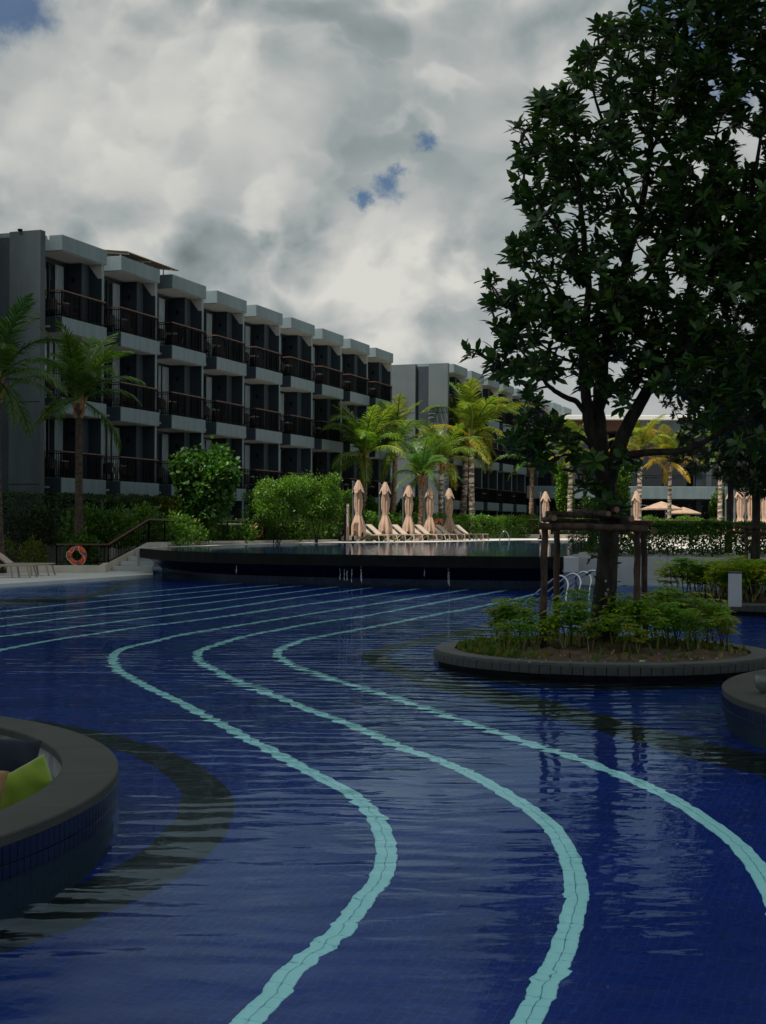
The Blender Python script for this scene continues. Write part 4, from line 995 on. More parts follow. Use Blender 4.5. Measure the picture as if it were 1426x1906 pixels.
# lifebuoys
def lifebuoy(loc, rz, label, s=1, rope=True, strap=True):
    t = thing('lifebuoy', label, 'lifebuoy', loc, rz, 'orange lifebuoys on the railings'); t.scale = (s,)*3
    mb = MB(); n, m = 48, 14; Rr, rr = .285, .095
    for i in range(n):
        a = 2*math.pi*i/n
        for j in range(m):
            b = 2*math.pi*j/m; mb.v.append(((Rr+rr*math.cos(b))*math.cos(a), .06*math.sin(b), (Rr+rr*math.cos(b))*math.sin(a)))
    for i in range(n):
        for j in range(m): mb.f.append((i*m+j, i*m+(j+1) % m, ((i+1) % n)*m+(j+1) % m, ((i+1) % n)*m+j))
    build(mb, 'ring', M['orange'], t, smooth=True)
    for q in range(4):
        mb = MB(); k = 5
        for i in range(k+1):
            a = math.pi/2*q + R(12) + R(18)*(i/k-.5)
            for j in range(m):
                b = 2*math.pi*j/m; mb.v.append(((Rr+.099*math.cos(b))*math.cos(a), .064*math.sin(b), (Rr+.099*math.cos(b))*math.sin(a)))
        for i in range(k):
            for j in range(m): mb.f.append((i*m+j, i*m+(j+1) % m, (i+1)*m+(j+1) % m, (i+1)*m+j))
        build(mb, 'strap', M['strap'], t, smooth=True)
    if rope:
        pts = [(.39*math.cos(a)+.02*math.sin(5*a), -.09, .39*math.sin(a)-.03*math.cos(3*a)) for a in [R(30+12*i) for i in range(11)]]
        pts = [(-.05, -.1, .33), (-.16, -.12, .12), (-.30, -.11, .16), (-.385, -.08, .08), (-.36, -.1, -.10), (-.25, -.1, -.22), (-.12, -.1, -.33), (0, -.11, -.37), (.14, -.11, -.43), (.24, -.11, -.33), (.33, -.1, -.20), (.27, -.11, -.02), (.16, -.1, .08), (.08, -.1, .24), (.1, -.09, .35)]
        build(MB().tube(catmull(pts, n=4), .011, 5), 'rope', M['rope'], t, smooth=True)
    return t
q = PD(143.5, 1034, 50.6); lifebuoy(q, 0, 'orange lifebuoy with grey straps and white rope on the lower railing', .93)
q = PD(137, 1061, 50.2)
mb = MB().bbox(-.14, .14, -.06, .06, 0, .07, .02); mb.tube([(-.1, 0, .07), (.02, -.02, .13), (.1, .02, .06)], .03, 6)
o = build(mb, 'rope_bag', M['orange']); o.location = (q.x+.12, 50.2, .102); tag(o, 'small orange rope bag lying on the paving under the near lifebuoy', 'bag')
q = PD(480, 987.5, 65.5); lifebuoy(q, R(58), 'orange lifebuoy hung edge on from the upper railing', .95, False)
q = PD(817, 976, 87.3); lifebuoy(q, R(10), 'orange lifebuoy half hidden behind the sun loungers', 1.0, True)

# pool skimmer pole with hose hung on the upper rail
a = PD(393, 974.7, 60.5); b = PD(461, 976.3, 64.3)
o = build(MB().tube([a, b], .028, 8), 'skimmer_pole', M['white'], None, smooth=True); tag(o, 'long white pool cleaning pole hooked along the upper railing', 'pole')
h = [PD(393, 974.7, 60.4), PD(386, 974.5, 60.3), PD(381, 979, 60.3), PD(379, 990, 60.2), PD(381, 1002, 60.2)]
h2 = [PD(392, 975.5, 60.3), PD(387, 978, 60.2), PD(385, 986, 60.2), PD(386, 998, 60.1)]
mb = MB().tube(catmull(h, n=4), .014, 5); mb.tube(catmull(h2, n=4), .014, 5)
o = build(mb, 'blue_hose', M['hose'], None, smooth=True); tag(o, 'pale blue hose dangling from the end of the white pole', 'hose')

# far pool ladder
la = PD(936, 1000, 84)
for s, lb in ((-.28, 'left'), (.28, 'right')):
    pass
t = thing('pool_ladder', 'curved steel ladder rail standing in the raised pool', 'ladder', (la.x, 83, .95))
pts = [(-.28, 0, -.6), (-.26, 0, .1), (-.16, 0, .42), (-.02, 0, .56), (.12, 0, .52), (.24, .02, .3), (.30, .03, -.05), (.30, .03, -.6)]
build(MB().tube(catmull(pts, n=5), .024, 8), 'rail', M['chrome'], t, smooth=True)
build(MB().tube(catmull([(p[0]+.05, p[1]+.5, p[2]) for p in pts], n=5), .024, 8), 'rail', M['chrome'], t, smooth=True)

# ------------------------------------------------------------------ balcony furniture
def make_chair():
    t = thing('balcony_chair', '', 'armchair')
    build(MB().bbox(-.26, .26, -.26, .26, .34, .42, .02), 'seat', M['wicker'], t)
    mb = MB(); n = 14
    for i in range(n+1):
        a = math.pi*(-.15+1.3*i/n); r = .29
        mb.v += [(r*math.cos(a), r*math.sin(a)*.95, .42), (r*1.08*math.cos(a), r*1.08*math.sin(a), .62+.22*max(0, math.sin(a))**.6), ((r-.03)*math.cos(a), (r-.03)*math.sin(a)*.95, .42), ((r*1.08-.03)*math.cos(a), (r*1.08-.03)*math.sin(a), .62+.22*max(0, math.sin(a))**.6)]
    for i in range(n): q = i*4; mb.f += [(q, q+4, q+5, q+1), (q+2, q+3, q+7, q+6), (q+1, q+5, q+7, q+3)]
    build(mb, 'backrest', M['wicker'], t)
    for x in (-.23, .23):
        for y in (-.23, .23): build(MB().bar((x, y, 0), (x, y, .35), .03, .03), 'leg', M['wicker'], t)
    return t
def make_table():
    t = thing('balcony_table', '', 'table')
    build(MB().lathe([(.001, .70), (.29, .70), (.30, .715), (.29, .73), (.001, .73)], 20), 'top', M['tabletop'], t)
    build(MB().tube([(0, 0, .03), (0, 0, .70)], .025, 8), 'pedestal', M['rail'], t)
    build(MB().lathe([(.2, 0), (.2, .02), (.02, .04)], 14), 'foot', M['rail'], t)
    build(MB().lathe([(.05, .731), (.06, .77), (.035, .78)], 10, (.08, .03, 0), True), 'ashtray', M['white'], t)
    return t
ch = make_chair(); tb = make_table(); uc = ut = False
rowname = ('lowest', 'middle', 'top')
for bi, (og, blk, nb) in enumerate(((O1, 'near block', 9), (O2, 'far block', 9))):
    for fi, z in enumerate(FLO):
        for i in range(nb):
            bay = ord_[i]
            for kind, lx, ly, rz in (('c', -3.0, .95, R(120)), ('t', -2.25, .75, 0), ('c', -1.45, .85, R(-70))):
                if bi == 1 and (kind == 'c' and lx == -3.0): continue
                j = random.uniform(-.08, .08)
                w = og + DIR*(PITCH*i+lx+j) + Vector((-DIR.y, DIR.x, 0))*(ly)
                loc = (w.x, w.y, z+.003); rr = BANG+rz+random.uniform(-.3, .3)
                if kind == 'c':
                    side = 'left of' if lx < -2 else 'right of'
                    lb = f'woven armchair {side} table, {rowname[fi]} balcony row, {blk}, {bay} bay from left'
                    if not uc: uc = True; ch.location = loc; ch.rotation_euler = (0, 0, rr); ch['label'] = lb; ch['group'] = 'woven balcony armchairs'
                    else: dup(ch, loc, rr, lb, 'woven balcony armchairs')
                else:
                    lb = f'small round table, {rowname[fi]} balcony row, {blk}, {bay} bay from left'
                    if not ut: ut = True; tb.location = loc; tb.rotation_euler = (0, 0, rr); tb['label'] = lb; tb['group'] = 'round balcony tables'
                    else: dup(tb, loc, rr, lb, 'round balcony tables')
w = O1 + DIR*(PITCH-3.2) + Vector((-DIR.y, DIR.x, 0))*.35
t = thing('drying_rack', 'folded white drying rack on the lowest balcony behind the left palm', 'drying rack', (w.x, w.y, FLO[0]+.003), BANG)
mb = MB()
for s in (-.12, .12):
    mb.bar((-.14, s, 0), (.10, s, .5), .025, .025); mb.bar((.10, s+.03, 0), (-.14, s+.03, .5), .025, .025); mb.bar((-.14, s+.03, .5), (.12, s+.03, 1.0), .025, .025); mb.bar((.10, s, .5), (-.16, s, 1.0), .025, .025)
build(mb, 'rack_frame', M['white'], t)

# unseen cloud added behind the viewer to keep the near pool in shade
ctr = Vector((-15, 4, 0)) + SUN*(420/SUN.z)
mb = MB(); rr = random.Random(3)
bm = bmesh.new(); 
for i in range(80):
    a = rr.uniform(0, 2*math.pi); q = math.sqrt(rr.random()); r = rr.uniform(13, 19)*(1.1-.35*q)
    m_ = Matrix.Translation((ctr.x+q*62*math.cos(a), ctr.y+q*44*math.sin(a), ctr.z+rr.uniform(-2, 8)*(1.2-q))) @ Matrix.Diagonal((r, r, r*.6, 1))
    bmesh.ops.create_icosphere(bm, subdivisions=3, radius=1, matrix=m_)
for i in range(14):  # more puffs added to carry the shade to the near end wall
    a = rr.uniform(0, 2*math.pi); q = rr.uniform(0, 5)
    bmesh.ops.create_icosphere(bm, subdivisions=3, radius=1, matrix=Matrix.Translation((ctr.x-4+q*math.cos(a), ctr.y+57+q*math.sin(a), ctr.z+rr.uniform(-2, 4))) @ Matrix.Diagonal((8.5, 8.5, 5, 1)))
for v in bm.verts:
    p = v.co*.11; v.co += Vector((math.sin(p.x*3+p.y), math.cos(p.y*3.3+p.z), math.sin(p.z*4+p.x)))*1.1
mb.frombm(bm); structure(build(mb, 'cloud', M['cloud'], None, smooth=True))
# ================================================================== PALMS
def frond_mesh(e0, droop, L_=3.3, seed=0, hang=.5, nl=46):
    rr = random.Random(seed); mb = MB(); rnd = []
    pts = []; p = Vector((0, 0, 0)); e = e0; n = 16
    for i in range(n+1):
        pts.append(p.copy()); t = i/n
        e = e0 - droop*(t**1.5); p = p + Vector((math.cos(e), .03*math.sin(3*t+seed), math.sin(e)))*(L_/n)
    mb.tube(pts, [.045*(1-.85*(i/n))+.006 for i in range(n+1)], 5); rnd += [.75]*len(mb.v)
    for s in (-1, 1):
        for k in range(nl):
            t = .10+.89*(k+rr.random()*.6)/nl; x = t*n; i = min(int(x), n-1); b = pts[i].lerp(pts[i+1], x-i)
            tg = (pts[i+1]-pts[i]).normalized(); side = Vector((0, s, 0)); up = tg.cross(side)*s
            up = Vector((-tg.z, 0, tg.x))
            ln = .82*(.30+.62*math.sin(math.pi*min(1, t*.92+.10))**.7)*(1 if t < .8 else 1-.75*((t-.8)/.2))*rr.uniform(.85, 1.1)*L_/3.3
            fw = .45+.75*t + rr.uniform(-.12, .12); d = (side*1.0 + tg*fw + up*rr.uniform(.0, .35)).normalized()
            w = .040*rr.uniform(.8, 1.2); q = b.copy(); L0 = len(mb.v); m = 4; c = rr.random()*.55+.1+(.25 if rr.random() < .12 else 0)
            for j in range(m+1):
                f = j/m; ww = w*(1-f)**.6*(.55+f if f < .45 else 1)
                wd = tg.cross(Vector((0, 0, 1))) if False else (tg*1.0).normalized()
                mb.v += [tuple(q-wd*ww), tuple(q+wd*ww)]; rnd += [min(1, c+.25*f)]*2
                d = (d + Vector((0, 0, -hang*.72*(.25+.9*f)*rr.uniform(.8, 1.2)))).normalized(); q = q + d*(ln/m)
            for j in range(m): a = L0+2*j; mb.f.append((a, a+1, a+3, a+2))
    me = mb.mesh('frond', M['frond']); a = me.attributes.new('rnd', 'FLOAT', 'POINT'); a.data.foreach_set('value', rnd); return me
FRONDS = [frond_mesh(R(78), R(55), seed=1, hang=.30), frond_mesh(R(62), R(85), seed=2, hang=.40), frond_mesh(R(45), R(95), seed=3, hang=.5),
          frond_mesh(R(25), R(95), seed=4, hang=.6), frond_mesh(R(5), R(80), seed=5, hang=.7), frond_mesh(R(-20), R(60), seed=6, hang=.75), frond_mesh(R(70), R(120), seed=8, hang=.5)]
def palm(label, px, ybase, ycrown, D, rad, colr, trunkw, seed, lean=0, pale=False, nf=19, zbase=.95, dry=0):
    nf = 20
    if D < 60: rad *= 1.08
    """rad: frond length in metres; trunk from the bed up to the crown"""
    rr = random.Random(seed); top = PD(px, ycrown, D); base = Vector((top.x-lean, D+.1, zbase))
    t = thing('coconut_palm', label, 'palm tree', base, 0, 'coconut palms round the pool'); h = top-base
    n = 34; pts = []; rs = []
    for i in range(n+1):
        f = i/n; pts.append(Vector((h.x*f + lean*.4*math.sin(math.pi*f), h.y*f, h.z*f)))
        rs.append(trunkw/2*(1.30-.45*f**.5+(.35*(1-f)**8))*(1+(.05 if i % 2 else -.03)))
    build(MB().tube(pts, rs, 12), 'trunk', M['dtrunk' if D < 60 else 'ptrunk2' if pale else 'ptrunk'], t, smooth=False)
    mb = MB()                                            # fibrous sheath and old stalk bases
    for k in range(16):
        a = rr.uniform(0, 6.28); z0 = rr.uniform(-.75, -.1)*rad/3; q = h+Vector((math.cos(a)*trunkw*.45, math.sin(a)*trunkw*.45, z0))
        e = q+Vector((math.cos(a)*rr.uniform(.06, .22), math.sin(a)*rr.uniform(.06, .22), rr.uniform(.15, .5)))
        mb.tube([q, q.lerp(e, .5)+Vector((0, 0, .03)), e], [trunkw*.28, trunkw*.22, .02], 5)
    build(mb, 'crown_sheath', M['pfibre'], t)
    mb = MB()
    for k in range(9):
        a = 2.4*k+seed; e = Vector((math.cos(a)*.30, math.sin(a)*.30, .75))*rad/3.2
        mb.tube([h+Vector((0, 0, -.5*rad/3)), h+e*.5, h+e], [.075, .06, .035], 6)
    build(mb, 'leaf_stalks', M['petiole'], t)
    for k in range(nf):
        f = k/(nf-1); v = min(len(FRONDS)-2, int(f**1.5*5.6))
        if rr.random() < .15: v = 6
        o = put('frond', FRONDS[v], t); a = 2.399*k+seed*1.7+rr.uniform(-.2, .2)
        o.location = h+Vector((math.cos(a), math.sin(a), 0))*.10+Vector((0, 0, -.15*f+.1)); s = rad/3.3*rr.uniform(.85, 1.1)*(1-.12*(f if f > .8 else 0))
        o.rotation_euler = (rr.uniform(-.25, .25), rr.uniform(-.10, .10), a); o.scale = (s, s, s)
        c = list(colr)
        if f > .72 and dry: c = [c[0]*(1+dry), c[1]*(1+.15*dry), c[2]*.8]
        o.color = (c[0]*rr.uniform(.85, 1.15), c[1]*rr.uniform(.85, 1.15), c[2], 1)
    return t
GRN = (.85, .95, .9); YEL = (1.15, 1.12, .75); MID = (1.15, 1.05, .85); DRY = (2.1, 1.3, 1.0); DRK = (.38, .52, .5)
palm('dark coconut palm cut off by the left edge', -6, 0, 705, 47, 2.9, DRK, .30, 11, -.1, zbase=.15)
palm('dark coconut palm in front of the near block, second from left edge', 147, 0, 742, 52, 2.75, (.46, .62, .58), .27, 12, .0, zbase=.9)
palm('leftmost of the bright palms, behind the leftmost umbrella, with a low side frond', 678, 0, 846, 86, 4.0, (1.15, 1.1, .9), .38, 13, .25)
palm('bright palm with slender brown trunk behind the second umbrella', 735, 0, 834, 92, 3.9, MID, .36, 14, .35)
palm('smaller palm between the third and fourth umbrellas', 785, 0, 885, 84, 2.7, (.62, .80, .8), .32, 15, .1)
palm('palm with pale banded trunk and stake near the fifth umbrella', 821, 0, 860, 95, 3.5, MID, .36, 16, -.1, True, dry=.4)
palm('tall yellow green palm, left of the twin trunks', 866, 0, 826, 104, 3.8, (1.05, 1.05, .8), .44, 17, .35, True, dry=.5)
palm('tallest yellow green palm, right of the twin trunks', 878, 0, 812, 101, 4.7, YEL, .40, 18, -.1, True, dry=.7)
palm('dark palm seen left of the big tree against the far block', 990, 0, 858, 108, 3.2, (.8, .9, .8), .34, 19, .05)
palm('pale trunked palm just left of the big tree trunk', 1062, 0, 845, 104, 3.2, (1.1, 1.0, .8), .36, 20, .1, True, dry=.8)
palm('palm with pale ringed trunk and straw coloured drooping fronds right of the big tree', 1191, 0, 838, 100, 2.9, (1.5, 1.1, .8), .36, 21, .15, True, dry=.9)
palm('slender palm in front of the restaurant slab', 1247, 0, 858, 106, 3.1, (1.5, 1.1, .7), .30, 22, .05, True, dry=.9)
palm('pale trunked palm rising behind the hedge near right edge', 1341, 0, 840, 104, 3.2, (.9, .9, .8), .34, 23, 0, True)

# ================================================================== TREES
def crown_fill(poly, axis_x, rad_px, D, nclust, rng, depth=1.0, holes=(), clump=True):
    """cluster centres inside a crown whose outline is poly, spread in depth around distance D"""
    xs = [p[0] for p in poly]; ys = [p[1] for p in poly]; out = []
    def inside(x, y):
        c = False; j = len(poly)-1
        for i in range(len(poly)):
            xi, yi = poly[i]; xj, yj = poly[j]
            if (yi > y) != (yj > y) and x < (xj-xi)*(y-yi)/(yj-yi)+xi: c = not c
            j = i
        return c
    while len(out) < nclust:
        x = rng.uniform(min(xs), max(xs)); y = rng.uniform(min(ys), max(ys))
        if not inside(x, y): continue
        skip = False
        for hx, hy, hr in holes:
            if (x-hx)**2+(y-hy)**2 < hr*hr and rng.random() < .93: skip = True
        if skip: continue
        if clump and math.sin(x*.045+2)*math.sin(y*.05+x*.013)+.6*math.sin(x*.021-y*.03) < -.62 and rng.random() < .62: continue
        w = max(.12, 1-((x-axis_x)/rad_px)**2)**.5
        out.append(PD(x, y, D + depth*w*rng.uniform(-1, 1)))
    return out
def whorl(c, out, n, size, rng, P, A, Nn, S, droop=.15):
    out = out.normalized(); ref = Vector((0, 0, 1)) if abs(out.z) < .9 else Vector((1, 0, 0))
    a = (ref-out*ref.dot(out)).normalized(); b = out.cross(a)
    for k in range(n):
        w = 2.4*k+rng.uniform(-.3, .3); spread = rng.uniform(.55, 1.25)
        d = (a*math.cos(w)+b*math.sin(w))*spread + out*rng.uniform(.25, .9) + Vector((0, 0, -droop*rng.uniform(.2, 2.2)))
        P.append(c - out*rng.uniform(0, .10)*size/.2); A.append(d); Nn.append(out*1.0 + Vector((0, 0, .5)) + Vector((rng.uniform(-.4, .4), rng.uniform(-.4, .4), 0))); S.append(size*rng.uniform(.6, 1.15))
def tree(name, label, base, limbs, clusters, lsize, nleaf, m, barkm, nindiv, group=None, twig_r=.011, proto='oval', seed=5):
    rng = random.Random(seed); t = thing(name, label, 'tree', base, 0, group)
    mb = MB(); nodes = []
    trunk_pts, trunk_r = limbs[0]
    for li, (pts, rs) in enumerate(limbs):
        C = catmull(pts, n=5); k = len(C); rr = [float(np.interp(i*(len(rs)-1)/(k-1), range(len(rs)), rs)) for i in range(k)]
        C = [p+Vector((rng.uniform(-1, 1), rng.uniform(-1, 1), 0))*r_*(.22 if li else .05) for p, r_ in zip(C, rr)]
        for p, r_ in zip(C, rr): nodes.append((p, r_, li))
        if li == 0: build(MB().tube(C, rr, 14), 'trunk', barkm, t, smooth=True, world=True)
        else: build(MB().tube(C, rr, 8), 'limb', barkm, t, smooth=True, world=True)
    low = [nd for nd in nodes if nd[2] > 0]; NP = np.array([tuple(nd[0]) for nd in low]); TP, TA, TN, TS = [], [], [], []
    grown = [Vector(p) for p in NP]; gr = [nd[1] for nd in low]
    cl = sorted(clusters, key=lambda c: min((c-g).length for g in grown[::3]))
    G_ = np.array([tuple(g) for g in grown])
    for c in cl:
        dd = np.linalg.norm(G_-np.array(c), axis=1) + np.maximum(0, G_[:, 2]-c.z)*.6; i = int(dd.argmin()); s = Vector(G_[i])
        mid = s.lerp(c, .5)+Vector((rng.uniform(-.08, .08), rng.uniform(-.08, .08), rng.uniform(-.02, .12)))*min(1.5, (c-s).length)
        r0 = min(max(twig_r*1.6, .012*(c-s).length), .03); mb.tube([s, mid, c], [r0, r0*.75, twig_r*.45], 4, cap=False)
        G_ = np.vstack([G_, [tuple(mid), tuple(c)]])
        whorl(c, (c-mid)+Vector((0, 0, .12)), rng.randint(nleaf-3, nleaf+3), lsize, rng, TP, TA, TN, TS)
        if rng.random() < .6:                            # a few leaves along the twig
            for q in range(3):
                f = rng.uniform(.5, .95); TP.append(mid.lerp(c, f)); TA.append(Vector((rng.uniform(-1, 1), rng.uniform(-1, 1), rng.uniform(-.5, .4)))); TN.append(Vector((rng.uniform(-.4, .4), rng.uniform(-.4, .4), 1))); TS.append(lsize*rng.uniform(.5, .9))
    build(mb, 'twigs', barkm, t, world=True)['kind'] = 'stuff'
    P_ = np.array([tuple(p) for p in TP]) - np.array(base); A_ = np.array([tuple(p) for p in TA]); N_ = np.array([tuple(p) for p in TN]); S_ = np.array(TS)
    order = np.argsort(P_[:, 1] - 2*S_); ind = order[:nindiv]; rest = order[nindiv:]
    o = put('foliage', scatter_mesh('foliage', m, leaf_proto(proto), P_[rest], A_[rest], N_[rest], S_[rest]), t); o['kind'] = 'stuff'
    one = [scatter_mesh('leaf', m, leaf_proto(proto), np.zeros((1, 3)), np.array([[1., 0, 0]]), np.array([[0, 0, 1.]]), 1.0, np.array([r])) for r in (.1, .35, .6, .8, .95)] if nindiv else []
    for i in ind:
        x = Vector(A_[i]).normalized(); z = Vector(N_[i]); z = (z-x*z.dot(x)).normalized(); y = z.cross(x)
        o = put('leaf', one[rng.randrange(5)], t)
        o.matrix_basis = Matrix.Translation(P_[i]) @ Matrix((x, y, z)).transposed().to_4x4() @ Matrix.Scale(S_[i], 4)
    return t
DT = 19.3; rng = random.Random(42)
def LP(*pts, d0=0, d1=0): n = len(pts); return [PD(x, y, DT+d0+(d1-d0)*i/(n-1)) for i, (x, y) in enumerate(pts)]
limbs = [(LP((1117,1212),(1119,1190),(1124,1130),(1130,1060),(1134,1000),(1132,940),(1126,890),(1119,845)), [.30,.24,.19,.165,.155,.15,.15,.15]),
 (LP((1119,860),(1100,800),(1091,740),(1088,640),(1095,540),(1086,430),(1076,330),(1070,230),(1072,170), d1=-.3), [.11,.10,.085,.07,.055,.045,.035,.02,.01]),
 (LP((1122,865),(1114,780),(1120,690),(1136,600),(1162,500),(1192,400),(1210,280),(1217,160),(1230,60),(1240,-50), d1=.4), [.13,.12,.10,.085,.07,.055,.045,.03,.02,.01]),
 (LP((1128,905),(1144,853),(1176,778),(1213,717),(1262,648),(1320,570),(1372,470),(1402,350),(1420,220), d1=-.5), [.12,.12,.105,.09,.075,.06,.05,.035,.02]),
 (LP((1135,890),(1153,856),(1200,843),(1280,836),(1350,800),(1430,755), d1=-1.0), [.08,.075,.06,.048,.035,.02]),
 (LP((1098,790),(1078,752),(1050,738),(1022,719),(1000,690),(965,645),(935,600), d1=-.8), [.05,.045,.04,.034,.026,.016,.008]),
 (LP((1110,840),(1085,815),(1058,806),(1022,798),(985,800), d1=-.6), [.045,.04,.034,.022,.01]),
 (LP((1088,650),(1050,590),(1010,520),(985,470), d1=.7), [.045,.035,.02,.01]),
 (LP((1094,530),(1050,450),(1005,380),(975,335), d1=-.9), [.04,.03,.02,.01]),
 (LP((1078,350),(1040,290),(1000,240), d1=.5), [.03,.02,.01]),
 (LP((1192,400),(1150,300),(1110,190),(1092,120), d1=-.7), [.04,.03,.02,.01]),
 (LP((1211,280),(1262,200),(1320,110),(1360,30), d1=.9), [.035,.028,.018,.01]),
 (LP((1262,648),(1290,500),(1310,380),(1330,270),(1350,180), d1=1.0), [.05,.04,.03,.02,.01]),
 (LP((1136,600),(1200,520),(1260,440),(1300,330), d1=-1.0), [.05,.04,.03,.015]),
 (LP((1320,570),(1400,500),(1480,420), d1=.4), [.04,.03,.02])]
limbs = [([Vector(p) for p in a], [r_*.86 for r_ in b]) for a, b in limbs]
outline = [(1185,-90),(1178,5),(1150,35),(1110,38),(1105,85),(1062,95),(1066,140),(1020,160),(985,205),(952,228),(966,300),(952,335),(975,372),(990,440),(955,448),(950,490),(985,520),(1000,560),(930,520),(908,525),(915,590),(935,630),(905,660),(915,700),(960,728),(1000,690),(1040,720),(1075,735),(1120,690),(1160,700),(1200,720),(1260,720),(1330,760),(1380,820),(1480,850),(1560,800),(1560,-90)]
holes = [(1150,690,26),(1060,660,20),(1060,720,28),(1395,280,36),(1345,240,30),(1400,200,30),(1090,550,20),(1215,590,26),(1110,215,16),(1370,560,30),(1400,640,24),(1240,660,22),(1330,690,22),(1290,330,20),(1180,350,14),(1010,290,12),(1130,130,14),(1250,480,14),(1320,150,22)]
cl = crown_fill(outline, 1230, 340, DT, 1950, rng, 1.5, holes)
for x, y in ((868,655),(885,652),(905,520),(920,512),(945,470),(955,462),(1135,32),(1120,60),(1080,100),(962,235),(958,365),(948,480),(1000,175),(915,560),(922,600)): cl.append(PD(x, y, DT+rng.uniform(-.5, .5)))
for (x, y, r, k) in ((985, 805, 34, 18), (965, 825, 20, 6), (1020, 800, 24, 9), (992, 745, 16, 5), (1010, 850, 20, 8), (1095, 880, 32, 14), (1060, 830, 30, 8), (1130, 940, 26, 6), (1170, 860, 24, 5)):
    for _ in range(k):
        a = rng.uniform(0, 6.28); q = r*rng.random()**.5; cl.append(PD(x+q*math.cos(a), y+q*math.sin(a)*1.1, DT+rng.uniform(-.8, .6)))
cl += crown_fill([(1050,560),(1180,520),(1230,600),(1200,720),(1160,760),(1070,700),(1030,620)], 1130, 120, DT-.2, 120, rng, 1.0, [(1150,690,24),(1060,655,16)])
cl += crown_fill([(1260,-80),(1560,-80),(1560,860),(1400,850),(1300,790),(1230,700),(1210,560),(1240,380),(1260,180)], 1400, 300, DT, 620, rng, 1.6, [(1395,280,34),(1345,240,26),(1400,200,26),(1330,690,18)])
base = PD(1118, 1190, DT); base.z = .15
big = tree('broadleaf_tree', 'large dark broadleaf tree with forked trunk growing in the round planter', tuple(base), limbs, cl, .21, 9, M['leaf_tree'], M['bark'], 300, seed=9)
# climbers and pale lichen on its trunk
mbp = MB(); rr = random.Random(4)
for px, py, s in ((1128,1106,.03),(1131,1098,.02),(1124,1130,.022),(1118,1150,.03),(1110,1152,.025),(1128,1082,.018),(1122,1140,.02),(1108,1178,.025),(1133,1120,.02)):
    q = PD(px, py, DT-.19)
    k = 7; c0 = len(mbp.v); mbp.v.append((q.x, q.y-.008, q.z))
    for i in range(k): a = 2*math.pi*i/k; r_ = s*rr.uniform(.6, 1.2); mbp.v.append((q.x+r_*math.cos(a), q.y+.004, q.z+r_*1.3*math.sin(a)))
    mbp.f += [(c0, c0+1+i, c0+1+(i+1) % k) for i in range(k)]
build(mbp, 'lichen_patches', M['lichen'], big, world=True)
P_, A_, N2, S_ = [], [], [], []
for k in range(95):
    y = rr.uniform(900, 1180); x = 1118+ (1200-y)*.055 + rr.uniform(-30, 34) if y > 1000 else 1132+rr.uniform(-34, 30)
    q = PD(x, y, DT-.22+rr.uniform(-.05, .25)); P_.append(tuple(q)); A_.append((rr.uniform(-1, 1), rr.uniform(-1, .1), rr.uniform(-.6, .5))); N2.append((rr.uniform(-.4, .4), -.6, 1)); S_.append(rr.uniform(.07, .15))
P_ = np.array(P_)-np.array(tuple(base)); me = scatter_mesh('climber_leaves', M['leaf_dark'], leaf_proto('oval'), P_, np.array(A_, float), np.array(N2, float), np.array(S_))
put('climber_leaves', me, big)

# the two darker trees beyond
def small_tree(label, px, D, poly, ax, rp, ncl, zb, lsz, seed, depth, trunk_top):
    rng = random.Random(seed); b = PD(px, 980, D); b.z = zb; tt = PD(px+4, trunk_top, D)
    lim = [([b, b.lerp(tt, .5)+Vector((.05, 0, 0)), tt], [.13, .10, .09])]
    for k in range(7):
        e = PD(rng.uniform(ax-rp*.7, ax+rp*.7), rng.uniform(min(p[1] for p in poly)+60, trunk_top), D+rng.uniform(-1, 1)*depth*.7)
        lim.append(([tt+Vector((0, 0, -.3)), tt.lerp(e, .45)+Vector((0, 0, .3)), e], [.06, .045, .012]))
    return tree('broadleaf_tree', label, tuple(b), lim, crown_fill(poly, ax, rp, D, ncl, rng, depth), lsz, 12, M['leaf_dark'], M['bark'], 0, seed=seed, twig_r=.008)
small_tree('dark dense tree behind the clipped hedge at right', 1355, 46, [(1225,640),(1260,575),(1330,540),(1426,560),(1500,600),(1500,905),(1420,925),(1330,905),(1290,880),(1240,850),(1262,800),(1230,740)], 1360, 140, 1250, .9, .20, 61, 1.5, 860)
small_tree('dark tree on stakes at right edge, behind the grey pillar', 1402, 33, [(1300,640),(1350,600),(1430,590),(1540,600),(1560,900),(1440,925),(1370,905),(1330,840),(1300,760)], 1420, 130, 850, .2, .19, 62, 1.3, 880)

# tree stake frames
def stake_frame(label, corners, topz, zb, bars, r=.045):
    rr = random.Random(int(corners[0][0]*10)); c = corners[0]; t = thing('tree_stakes', label, 'tree stakes', (sum(c[0] for c in corners)/len(corners), sum(c[1] for c in corners)/len(corners), zb))
    for x, y, dx, dy in corners:
        n = 12; pts = [(x+dx*i/n+rr.uniform(-.008, .008), y+dy*i/n, zb-.1+(topz-zb+.1)*i/n) for i in range(n+1)]
        build(MB().tube(pts, [r*rr.uniform(.92, 1.08) for _ in pts], 10), 'post', M['post'], t, smooth=True, world=True)
    for a, b, rr_ in bars:
        a = Vector(a); b = Vector(b); n = 12; pts = [a.lerp(b, i/n)+Vector((0, 0, rr.uniform(-.008, .008))) for i in range(n+1)]
        rr_ *= .78; o = build(MB().tube(pts, [rr_*rr.uniform(.93, 1.07) for _ in pts], 10), 'crossbar', M['post'], t, smooth=True, world=True)
        d = (b-a).normalized()
        for e, s in ((a, -1), (b, 1)): build(MB().tube([e+d*s*.001, e+d*s*.004], rr_*.9, 10), 'cut_end', M['cutwood'], o, world=True)
    return t
